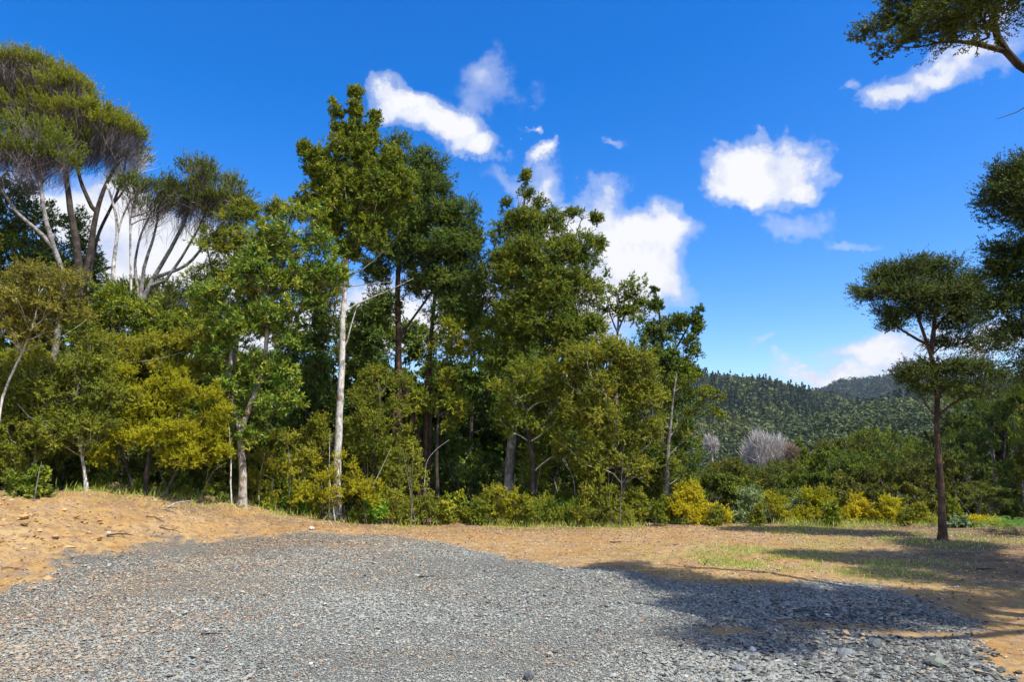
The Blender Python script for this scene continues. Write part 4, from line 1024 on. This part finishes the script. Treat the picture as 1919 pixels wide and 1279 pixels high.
for i in range(36):
    px = rg.uniform(20, 780) if i < 30 else rg.uniform(900, 1250)
    Y = rg.uniform(14.6, 17); pyg = 640 - F * math.tan(math.atan2(float(H(P(px, 900, Y)[0], Y)) - CAMZ, Y) - PITCH)
    hh = rg.uniform(60, 170); dx = rg.normal(0, 16)
    stem('dead_sapling', 'very thin dead understorey stem in the shade at the edge of the wood', 'sapling', Y, [(px, pyg), (px + dx * .4, pyg - hh * .5), (px + dx, pyg - hh)], rg.uniform(.008, .018), .004, ['twig', 'ash', 'grey'][i % 3], 'thin dead stems in the undergrowth',
         sub=[[(px + dx * .4, pyg - hh * .5), (px + dx * .4 + rg.normal(0, 20), pyg - hh * .85)]])

# ---- valley trees to the right
VG = 'trees in the valley right of the tall tree line'
v1 = v2 = v3 = v4 = None
VT = [  # px, depth, top py, kind, label
 (1375, 27, 850, 'k', 'flat-topped green tree with bright lit rim, first in the valley beyond the yellow shrub'),
 (1345, 24, 890, 'l', 'dark low crown in the valley just right of the open tree'),
 (1440, 34, 855, 'b', 'brown-green rounded tree below the pale bare trees'),
 (1400, 30, 880, 'b', 'shaded crown behind the twiggy grey-green bush'),
 (1500, 40, 838, 'k', 'flat crown below the rust coloured bare tree'),
 (1470, 28, 880, 'l', 'dark bush-like crown behind the pointed yellow shrub'),
 (1555, 30, 835, 'b', 'large dark round tree with yellow-green right side, midway in the valley'),
 (1530, 25, 880, 'l', 'shaded low tree behind the broad yellow shrub'),
 (1600, 27, 850, 'k', 'sunlit yellow-green crown attached to the large dark round tree'),
 (1610, 48, 812, 'k', 'highest flat dark crown on the valley skyline'),
 (1560, 52, 820, 'k', 'long low flat crown left of the highest one on the valley skyline'),
 (1660, 46, 818, 'k', 'flat crown over reddish bare limbs, left of the lone trunk'),
 (1655, 26, 870, 'k', 'small umbrella tree with dark twin stems, between yellow shrub and lone trunk'),
 (1710, 30, 850, 'b', 'dense tree immediately left of the lone trunk in the valley'),
 (1720, 48, 815, 'k', 'flat crown just behind the lone trunk on the valley skyline'),
 (1700, 22, 905, 'l', 'low olive crown behind the golden shrub nearest the lone tree'),
 (1800, 28, 840, 'b', 'tree with slim pale stem right of the lone trunk'),
 (1850, 25, 790, 'b', 'tall dark tree in the wood right of the lone trunk'),
 (1900, 24, 730, 'b', 'tallest dark tree of the wood at the right border'),
 (1800, 36, 770, 'b', 'olive crown rising behind the lone tree lower branches'),
 (1850, 34, 745, 'k', 'layered crown behind the lone tree, near the right border'),
 (1920, 30, 690, 'b', 'high crown behind the layers at the right border'),
 (1830, 19.5, 905, 'k', 'small flat-topped olive tree low down at the right, above the golden bush'),
 (1890, 20, 890, 'l', 'dense dark bush low at the right border'),
 (1780, 22, 930, 'l', 'dark rounded bush right behind the lone trunk'),
 (1960, 19, 760, 'b', 'dark shaded tree at the right border above the bright ferns'),
 (1760, 40, 790, 'b', 'crown framed by the lone tree trunk and its lowest right branch'),
 (1420, 52, 850, 'k', 'dark umbrella crown left of the pale bare tree'),
 (1340, 45, 850, 'b', 'dark crown beside the small grey bare tree'),
 (1390, 40, 862, 'k', 'low flat crown just under the small grey bare tree'), (1455, 44, 868, 'b', 'olive round crown right under the silvery leafless tree'), (1515, 34, 858, 'k', 'yellow-green layered crown under the rust coloured bare tree'),
 (1635, 36, 845, 'b', 'round crown between the large dark tree and the flat crown over bare limbs'), (1690, 38, 850, 'k', 'flat crown low behind the golden shrub nearest the lone tree'), (1580, 44, 830, 'b', 'crown peeping over the large dark round tree'),
 (1425, 24, 905, 'k', 'low layered crown touching the pointed yellow shrub on its left'), (1575, 24, 900, 'l', 'low dark crown between two yellow shrubs of the row'), (1625, 23, 905, 'b', 'low olive crown right behind the orange-tinged yellow shrub'),
]
KD = {'k': dict(style='layer', lm='valley', bm='twig', flat=True, dens=.40, brush=0, leafscale=2.2, rw=1.7, nl=12),
      'b': dict(style='fine', lm='valleyg', bm='grey', dens=.30, leafscale=2.0, rw=1.75, nl=15, low=.1),
      'l': dict(style='feather', lm='valley', bm='twig', dens=.28, leafscale=2.0, rw=1.3, nl=12, low=.05)}
pr_ = {}
for i, (px, Y, top, kd, lab) in enumerate(VT):
    top += 10 if 1370 < px < 1540 else float(np.random.default_rng(i).uniform(-16, 16))
    q = P(px, top, Y); zg = float(H(q[0], Y)); h = max(2.0, q[2] - zg)
    key = (kd, i % 3)
    if key not in pr_:
        kw = dict(KD[kd]); st_ = kw.pop('style'); lm_ = kw.pop('lm'); bm_ = kw.pop('bm'); rw_ = kw.pop('rw')
        if i % 3: lm_ = {'k': ('kanuka', 'valleyg'), 'b': ('valley', 'dark'), 'l': ('valleyg', 'kanuka')}[kd][i % 3 - 1]
        pr_[key] = (proto('valley_tree', lab, st_, lm_, bm_, h, rw_, 400 + i, x=q[0], y=Y, group=VG, **kw), h, Y)
    else:
        p0, h0, Y0 = pr_[key]
        copy_tree(p0, q[0], Y, lab, rotz=i * 1.9, s=np.clip(Y / 28, .75, 1.6) / np.clip(Y0 / 28, .75, 1.6), sz=h / h0, group=VG)
# bare winter trees
def bare(px, Y, top, rx, bm, lab, seed):
    q = P(px, top + rx * .5, Y); zg = float(H(q[0], Y)); h = q[2] - zg; m_ = Y / F
    b = np.array([q[0], Y, zg])
    lo = [(b + np.array([0, 0, h - rx * m_ * .8]), np.array([rx * m_ * .85, rx * m_ * .85, rx * m_ * .9]))]
    tr = [([b, b + np.array([.1, 0, h * .3]), b + np.array([0, 0, h * .42])], .2, .1)]
    ST['bare']['dmin'] = rx * m_ * .13
    return build_tree('bare_tree', lab, 'tree', 'leafless trees in the valley', b, tr, lo, 'bare', None, bm, twigmat=bm, seed=seed, bf=.10, rise=2.2, shell=.25, cap=True, brush=10, bw=.05, bl=rx*m_*1.1, centre=b + np.array([0, 0, h - rx * m_ * 2.2]), thick=3.5, seg=.5, jit=.05, lod=1)
bare(1434, 52, 800, 44, 'ash', 'silvery leafless fan-shaped tree in the valley', 500)
bare(1484, 51, 822, 28, 'rust', 'rust coloured leafless tree leaning against the silvery one', 501)
bare(1332, 55, 806, 18, 'ash', 'small grey leafless tree at the edge of the tall trees', 502)

# ---- tree fern patch
rg = np.random.default_rng(61)
def fern(px, Y, lab, s=1.0, ph=0.0):
    q = P(px, 1000, Y); zg = float(H(q[0], Y)); Vs, Fs, o_ = [], [], 0
    for k in range(11):
        a = k * 2 * PI / 11 + rg.normal(0, .25); L = rg.uniform(.55, .95) * s
        t = np.linspace(.05, 1, 26)
        dirh = np.array([math.cos(a), math.sin(a), 0])
        mid = dirh * (t * L)[:, None] + np.array([0, 0, 1.]) * (L * (.75 * t - .65 * t ** 2) + .12)[:, None]
        side = np.array([-math.sin(a), math.cos(a), 0])
        ln_ = .13 * s * np.sin(PI * (t * .9 + .08)) + .01
        for sg in (-1, 1):
            dd = norm(side * sg + dirh * .35 + np.array([0, 0, -.12]))
            V_, F_ = leaf_quads(mid, np.repeat(dd[None], 26, 0), ln_, np.full(26, .022 * s), rg, 1.6, .02)
            Vs.append(V_); Fs.append(F_ + o_); o_ += len(V_)
        V_, F_ = leaf_quads(mid[:-1], norm(np.diff(mid, axis=0)), np.full(25, L / 24 * 1.3), np.full(25, .012), rg, 1, 0)
        Vs.append(V_); Fs.append(F_ + o_); o_ += len(V_)
    V_ = np.concatenate(Vs); F_ = np.concatenate(Fs)
    o2 = mesh_obj('fern', V_, [F_], LM['fern'], None, tone=rg.random(len(F_)))
    o2.location = (q[0], Y, zg); o2['label'] = lab; o2['category'] = 'fern'; o2['group'] = 'bright ferns at the right border'
for px, Y, lab, s in [(1885, 13.6, 'bright green fern at the left of the patch by the right border', 1.0), (1908, 13.9, 'bright green fern in the middle of the patch by the right border', 1.15), (1868, 14.0, 'smaller fern just behind the golden bush', .8), (1925, 13.4, 'fern cut by the right border', 1.2), (1898, 14.5, 'rearmost fern of the patch, higher up the slope', 1.1)]:
    fern(px, Y, lab, s * .5)

# ---- hillside forest (reads as one mass)
def forest_obj(name, pts, hts, rws, kind, lm, seed, nq, qs):
    rg = np.random.default_rng(seed); n = len(pts)
    if kind == 'pine':
        f = rg.random((n, nq)) ** .8
        rad = (1 - f) ** .8 * rng_u(rg, n, nq)
    else:
        f = 1 - rg.random((n, nq)) ** 1.0 * .95
        rad = np.sqrt(np.clip(1 - (f * 1.0 - .35) ** 2 / .45, 0.02, 1)) * rng_u(rg, n, nq)
    a = rg.uniform(0, 2 * PI, (n, nq))
    b_ = np.stack([pts[:, 0, None] + np.cos(a) * rad * rws[:, None], pts[:, 1, None] + np.sin(a) * rad * rws[:, None], pts[:, 2, None] + f * hts[:, None]], -1).reshape(-1, 3)
    d_ = norm(np.stack([np.cos(a), np.sin(a), np.full_like(a, -.1 if kind == 'pine' else .5)], -1).reshape(-1, 3) + rg.normal(size=(n * nq, 3)) * .5)
    L = np.repeat(rws, nq) * qs * rg.uniform(.6, 1.3, n * nq)
    cc = np.repeat(pts + np.stack([0 * hts, 0 * hts, hts * (.25 if kind == 'pine' else .35)], 1), nq, 0)
    nn_ = norm(b_ - cc) + rg.normal(size=(n * nq, 3)) * .5
    d_ = norm(np.cross(nn_, rg.normal(size=(n * nq, 3))))
    V_, F_ = leaf_quads(b_ - d_ * L[:, None] * .5, d_, L, L * .8, rg, .6, .1, nrm=nn_)
    tn_ = np.clip(np.repeat(rg.normal(.42, .17, n) + .5 * fbm(pts[:, 0] * .03, pts[:, 1] * .03, 3), nq) + rg.normal(0, .09, n * nq), 0, 1)
    o_ = mesh_obj(name, V_, [F_], LM[lm], None, tone=tn_); o_['kind'] = 'stuff'
    return o_
def rng_u(rg, n, k): return rg.random((n, k)) ** .5
def scatter(N, y0, y1, seed, u0=-.75, u1=.95):
    rg = np.random.default_rng(seed)
    y = y0 * (y1 / y0) ** rg.random(N); u = rg.uniform(u0, u1, N)
    x = u * y; z = H(x, y)
    return np.stack([x, y, z], 1), rg
# valley bush 60-200 m
p_, rg_ = scatter(4200, 58, 210, 1, .12, .95)
p2_, _r = scatter(2600, 24, 210, 21, .98, 2.4); p3_, _r = scatter(2000, 30, 210, 22, -2.2, -.85)
p_ = np.concatenate([p_, p2_, p3_])
forest_obj('valley_bush', p_, rg_.uniform(5, 8.5, len(p_)), rg_.uniform(2.2, 4, len(p_)), 'bush', 'bush', 2, 110, .34)
p_, rg_ = scatter(24000, 200, 620, 3, -.9, 1.5)
p_ = p_[(p_[:, 0] / p_[:, 1] > .05) | (rg_.random(len(p_)) < .4)]
nzf = fbm(p_[:, 0] * .010 + 3, p_[:, 1] * .010, 3) + .5 * sstep(p_[:, 2], 15, 45) * sstep(p_[:, 0] / p_[:, 1], .30, .5) + .12 * rg_.normal(size=len(p_))
pine = nzf > .12
forest_obj('hillside_bush', p_[~pine], rg_.uniform(3, 6.5, (~pine).sum()), np.clip(2.3 * np.exp(rg_.normal(0, .4, (~pine).sum())), 1.2, 5.5), 'bush', 'bush', 4, 76, .40)
forest_obj('hillside_pines', p_[pine], rg_.uniform(6, 10.5, pine.sum()), rg_.uniform(1.5, 2.5, pine.sum()), 'pine', 'pine', 5, 46, .75)
p_, rg_ = scatter(5000, 650, 1000, 6, .25, .95)
forest_obj('ridge_pines', p_, rg_.uniform(10, 15, len(p_)), rg_.uniform(3., 5., len(p_)), 'bush', 'pine', 7, 44, .55)

# ---- sticks, stumps and stones lying on the clay and gravel
def stick(name, label, px, py, L, ang, r0, bm, group='sticks lying on the ground', cat='stick', bend=.05, lift=.0, fork=True):
    g_ = G(px, py); a = radians(ang); rg = np.random.default_rng(int(px * 3 + py))
    n_ = 9; t = np.linspace(-.5, .5, n_)
    pp = np.stack([t * L * math.cos(a) + rg.normal(0, bend * L * .3, n_), t * L * math.sin(a) + rg.normal(0, bend * L * .3, n_), np.zeros(n_)], 1)
    hz = surf(g_[0] + pp[:, 0], g_[1] + pp[:, 1]) - g_[2]
    pp[:, 2] = hz + r0 * .8 + .012 + lift * (t + .5)
    T = [(pp, r0, r0 * .4)]
    if fork:
        c_ = pp[5]; T.append(([c_, c_ + np.array([math.cos(a + .6), math.sin(a + .6), .15]) * L * .3], r0 * .5, r0 * .2))
    pos, par, r, istr, tn = skeleton(T, np.zeros((0, 3)), rg, seg=max(.03, L / 14), wob=.002)
    V_, F_ = skel_mesh(pos, par, r, istr, np.zeros(3))
    o_ = mesh_obj(name, V_, F_, BM[bm], None, smooth=True)
    o_.location = g_; o_['label'] = label; o_['category'] = cat; o_['group'] = group
stick('dead_stick', 'grey splintered piece of wood at the wood edge left of the spotted trunk', 336, 957, .38, 25, .022, 'bone', lift=.16)
stick('dead_stick', 'second pale splinter lying flat just left of the raised grey one', 318, 960, .28, -10, .014, 'bone')
stick('dead_stick', 'short pale broken stump end at the shrub foot near the middle', 845, 981, .22, 60, .045, 'bone', lift=.14, fork=False)
stick('dead_stick', 'dark short stick on the bare clay right of the middle', 1155, 1019, .20, 5, .014, 'brown')
stick('dead_stick', 'thin brown stick on the clay left of the gravel top', 318, 996, .40, 2, .010, 'brown')
stick('dead_stick', 'dark forked twig on the clay below the spotted trunk', 290, 975, .45, -25, .012, 'brown')
stick('dead_stick', 'thin dark twig on the clay near the left border', 22, 1070, .35, -12, .009, 'brown')
stick('dead_stick', 'small dark branching twig lying by the grass patch', 1325, 1058, .25, 60, .010, 'brown', lift=.05)
stick('dead_stick', 'brown twig pile piece beside the upper gravel edge at left', 225, 1014, .35, 30, .016, 'red', lift=.06)
stick('dead_stick', 'thin reddish stick on the gravel, left half', 395, 1192, .22, -12, .009, 'red')
stick('dead_stick', 'short dark stick on the upper middle of the gravel', 800, 1085, .22, 10, .011, 'brown')
stick('dead_stick', 'pale straw-coloured stick on the gravel at the bottom right', 1520, 1246, .22, 12, .008, 'bone')
stick('dead_stick', 'thin brown twig on the dark shaded clay at the right', 1850, 1070, .4, 20, .010, 'brown')
def rock(label, px, py, s, seed, col, flat=.6):
    g_ = G(px, py); rg = np.random.default_rng(seed)
    import bmesh
    bm_ = bmesh.new(); bmesh.ops.create_icosphere(bm_, subdivisions=3, radius=1)
    dirs = norm(rg.normal(size=(9, 3))); ds = rg.uniform(.62, .9, 9)
    for v in bm_.verts:
        c = np.array(v.co)
        for d_, k_ in zip(dirs, ds):
            e_ = c @ d_ - k_
            if e_ > 0: c = c - d_ * e_ * .9
        c += rg.normal(size=3) * .012
        v.co = c * np.array([s, s * .8, s * flat])
    me = bpy.data.meshes.new('rock'); bm_.to_mesh(me); bm_.free()
    mt = bark_mat('rock_' + str(seed), tuple(c_ * .8 for c_ in col), col, 12 / max(s * 10, 1))
    me.materials.append(mt)
    o_ = link(bpy.data.objects.new('rock', me)); o_.location = (g_[0], g_[1], g_[2] + s * flat * .45 + .01); o_.rotation_euler = (rg.normal(0, .15), rg.normal(0, .15), rg.uniform(0, 6))
    o_['label'] = label; o_['category'] = 'stone'; o_['group'] = 'loose single stones'
W_ = (.72, .70, .66)
for i, (lab, px, py, s, col) in enumerate([
 ('white stone on the clay below the white trunk', 583, 994, .06, W_), ('pale stone on the clay above the left gravel edge', 203, 1003, .045, W_), ('bright white pebble on the left half of the gravel', 386, 1186, .028, W_),
 ('cream stone on the gravel in the lower middle', 1031, 1234, .035, (.66, .55, .36)), ('dark grey stone at the bottom edge of the gravel, middle', 992, 1276, .05, (.16, .17, .17)),
 ('large greenish grey stone in the rubble at the bottom right', 1755, 1252, .075, (.25, .27, .22)), ('pale flat slab of stone on the gravel at the bottom', 1148, 1272, .04, (.5, .5, .46)),
 ('off-white pebble left of the bottom middle', 370, 1224, .022, W_), ('pale stone on the foot of the clay bank', 108, 978, .045, (.6, .52, .38)),
 ('flat grey slab in the middle of the stone rubble', 1585, 1230, .08, (.24, .26, .26)), ('long grey shard on the left of the stone rubble', 1385, 1258, .06, (.30, .32, .32)), ('angular dark block at the top of the stone rubble', 1640, 1215, .07, (.17, .19, .19))]):
    rock(lab, px, py, s, 600 + i, col, .35 if 'slab' in lab or 'shard' in lab else .65)

# ---- air
hz, hnt = new_mat('haze')
pv = nd(hnt, 'ShaderNodeVolumePrincipled'); pv.inputs['Color'].default_value = (.80, .88, 1, 1); pv.inputs['Density'].default_value = HAZE
pv.inputs['Anisotropy'].default_value = .2
o = nd(hnt, 'ShaderNodeOutputMaterial'); hnt.links.new(pv.outputs[0], o.inputs['Volume'])
if HAZE > 0:
    zt = 130.; zb_ = float(V_min_ground) - 1.0
    X1 = 4700.
    vv = [(-X1, -40, zb_), (X1, -40, zb_), (X1, 1960, zb_), (-X1, 1960, zb_), (-X1, -40, zt), (X1, -40, zt), (X1, 1960, zt), (-X1, 1960, zt)]
    hb = mesh_obj('haze', np.array(vv), [np.array([[0, 3, 2, 1], [4, 5, 6, 7], [0, 1, 5, 4], [1, 2, 6, 5], [2, 3, 7, 6], [3, 0, 4, 7]])], hz)
    hb['kind'] = 'stuff'


# ==================================================================== SKY, SUN, CAMERA
w = bpy.data.worlds.new('World'); bpy.context.scene.world = w
w.use_nodes = True
nt = w.node_tree; nt.nodes.clear()
# shadows fall by (-.47, +.40) per metre of height
sx, sy = .47, -.40
SUN_EL = math.atan2(1, math.hypot(sx, sy)); SUN_AZ = math.atan2(sx, sy)   # clockwise from +Y
sky = nd(nt, 'ShaderNodeTexSky', sky_type='NISHITA', sun_disc=False, sun_elevation=SUN_EL, sun_rotation=SUN_AZ)
sky.air_density = 1.0; sky.dust_density = .9; sky.ozone_density = 3.0; sky.altitude = 100
hs = nd(nt, 'ShaderNodeHueSaturation'); hs.inputs['Saturation'].default_value = 1.48
hs.inputs['Value'].default_value = 2.2; hs.inputs['Hue'].default_value = .512
nt.links.new(sky.outputs[0], hs.inputs['Color'])
tcg = nd(nt, 'ShaderNodeTexCoord').outputs['Generated']
nz = nd(nt, 'ShaderNodeTexNoise'); nz.inputs['Scale'].default_value = 9; nz.inputs['Detail'].default_value = 6; nz.inputs['Roughness'].default_value = .6
nt.links.new(tcg, nz.inputs['Vector'])
sub = nd(nt, 'ShaderNodeVectorMath', operation='SUBTRACT'); nt.links.new(nz.outputs['Color'], sub.inputs[0]); sub.inputs[1].default_value = (.5, .5, .5)
scl = nd(nt, 'ShaderNodeVectorMath', operation='SCALE'); nt.links.new(sub.outputs[0], scl.inputs[0]); scl.inputs['Scale'].default_value = .15
add = nd(nt, 'ShaderNodeVectorMath', operation='ADD'); nt.links.new(tcg, add.inputs[0]); nt.links.new(scl.outputs[0], add.inputs[1])
from mathutils import Vector, Matrix
clouds = [  # px, py, rx, ry, strength
 (775, 205, 75, 45, 1.0), (830, 235, 85, 50, 1.1), (880, 275, 70, 32, .9), (730, 175, 45, 30, .6), (930, 150, 75, 55, .48), (915, 185, 60, 40, .4), (1000, 290, 40, 20, .6), (998, 238, 18, 11, .5),
 (950, 330, 70, 35, .42),
 (1425, 322, 104, 70, 1.25), (1350, 340, 50, 34, .95), (1500, 345, 52, 38, .9), (1410, 372, 60, 28, .9), (1365, 262, 46, 18, .42),
 (1480, 435, 80, 42, .5), (1620, 458, 90, 18, .4), (1160, 283, 35, 14, .38), (1590, 160, 25, 18, .3),
 (1685, 165, 65, 42, .85), (1770, 125, 110, 50, .72), (1850, 75, 90, 60, .7), (1900, 20, 60, 50, .5),
 (1130, 375, 70, 40, .55), (1185, 465, 112, 70, 1.2), (1090, 420, 90, 60, 1.1), (1225, 510, 80, 80, 1.0), (1130, 560, 120, 100, 1.1), (1000, 350, 60, 50, .5),
 (1640, 660, 120, 32, .85), (1560, 708, 120, 28, .8), (1700, 690, 150, 35, .8), (1495, 690, 35, 16, .6), (1850, 640, 140, 40, .7), (1440, 640, 40, 20, .28),
 (230, 430, 170, 80, 1.1), (330, 500, 160, 90, 1.1), (120, 390, 80, 50, .8), (740, 600, 200, 80, 1.0), (870, 540, 110, 60, .7), (480, 620, 250, 60, .8),
 (-150, 260, 140, 60, .9), (-500, 500, 300, 80, .9), (2250, 300, 200, 90, 1.0), (2600, 560, 300, 90, 1.0),
]
clouds += [('d', az, el, r1_, r2_) for az, el, r1_, r2_ in [(150, 25, 600, 200), (-150, 32, 700, 230), (180, 55, 600, 250), (110, 30, 400, 160), (-105, 38, 400, 180), (-170, 14, 700, 120), (-120, 66, 350, 200), (75, 22, 320, 130)]]  # unseen clouds outside the view, added as neutral fill light for the shadows
tot = None
for (px, py, rx, ry, st_) in clouds:
    if px == 'd':
        a_, e_ = radians(py), radians(rx); rx, ry, st_ = ry, st_, 1.1
        c = Vector((math.sin(a_) * math.cos(e_), math.cos(a_) * math.cos(e_), math.sin(e_))); px, py = 959.5, 639.5
    else: c = Vector(ray(px, py)).normalized()
    zr = Vector((0, 0, 1)); xa = c.cross(zr).normalized(); za = xa.cross(c).normalized()
    M = Matrix((xa, c, za)).transposed()
    L = Vector(ray(px, py)).length
    ang = 1 / (F * L)
    mp = nd(nt, 'ShaderNodeMapping', vector_type='TEXTURE')
    mp.inputs['Location'].default_value = c
    mp.inputs['Rotation'].default_value = M.to_euler()
    mp.inputs['Scale'].default_value = (rx * ang * 1.15, .5, ry * ang * 1.15)
    nt.links.new(add.outputs[0], mp.inputs['Vector'])
    ln = nd(nt, 'ShaderNodeVectorMath', operation='LENGTH'); nt.links.new(mp.outputs[0], ln.inputs[0])
    v = mth(nt, 'MULTIPLY', mth(nt, 'SUBTRACT', 1.15, ln.outputs['Value'], clamp=True), st_)
    if tot is None: tot = v
    else:
        mm = nd(nt, 'ShaderNodeMath', operation='SMOOTH_MAX'); nt.links.new(tot, mm.inputs[0]); nt.links.new(v, mm.inputs[1]); mm.inputs[2].default_value = .12
        tot = mm.outputs[0]
nf = noise(nt, tcg, 15, 9, .6)
den = mth(nt, 'ADD', tot, mth(nt, 'MULTIPLY', mth(nt, 'MULTIPLY', mth(nt, 'SUBTRACT', nf, .5), .66), mth(nt, 'MULTIPLY', tot, 5.0, clamp=True)))
mask = ramp(nt, den, [(.14, (0, 0, 0)), (.38, (.38, .38, .38)), (.66, (1, 1, 1))], 'EASE')
sh = noise(nt, tcg, 15, 6, .6)
ccol = ramp(nt, mth(nt, 'ADD', mth(nt, 'MULTIPLY', den, .6), mth(nt, 'MULTIPLY', sh, .95)), [(.62, (5.6, 6.6, 9.0)), (.92, (8.6, 9.0, 10.2)), (1.0, (9.6, 9.8, 10.4))])
rm = [n for n in nt.nodes if n.type == 'VALTORGB'][-1]
for e, c_ in zip(rm.color_ramp.elements, ((.62, .70, .92), (.86, .89, .98), (.96, .97, 1.0))): e.color = (*c_, 1)
cs = nd(nt, 'ShaderNodeVectorMath', operation='SCALE'); nt.links.new(ccol, cs.inputs[0]); cs.inputs['Scale'].default_value = 9.2
skyc = mix(nt, mask, hs.outputs[0], cs.outputs[0])
bg = nd(nt, 'ShaderNodeBackground'); bg.inputs['Strength'].default_value = .082
nt.links.new(skyc, bg.inputs['Color'])
o = nd(nt, 'ShaderNodeOutputWorld'); nt.links.new(bg.outputs[0], o.inputs['Surface'])

sl = bpy.data.lights.new('sun', 'SUN'); sl.energy = 5.0; sl.angle = radians(.53); sl.color = (1, .955, .88)
so = bpy.data.objects.new('sun', sl); C.objects.link(so)
so.rotation_euler = Vector((sx, sy, 1)).to_track_quat('Z', 'Y').to_euler()
so.location = (8, -8, 20)

cd = bpy.data.cameras.new('camera'); cd.lens = 24; cd.sensor_width = 36; cd.clip_end = 6000; cd.clip_start = .1
co = bpy.data.objects.new('camera', cd); C.objects.link(co)
co.location = (0, 0, CAMZ); co.rotation_euler = (PI / 2 + PITCH, 0, 0)
sc = bpy.context.scene
sc.camera = co
sc.view_settings.view_transform = 'Standard'; sc.view_settings.look = 'None'
sc.view_settings.exposure = 0.42; sc.view_settings.gamma = 1
cy = sc.cycles
cy.max_bounces = 5; cy.diffuse_bounces = 3; cy.glossy_bounces = 2; cy.transmission_bounces = 3; cy.transparent_max_bounces = 4; cy.volume_bounces = 0
cy.caustics_reflective = False; cy.caustics_refractive = False
cy.use_denoising = True; cy.denoiser = 'OPENIMAGEDENOISE'; cy.denoising_input_passes = 'RGB_ALBEDO_NORMAL'
cy.use_adaptive_sampling = True; cy.adaptive_threshold = .02
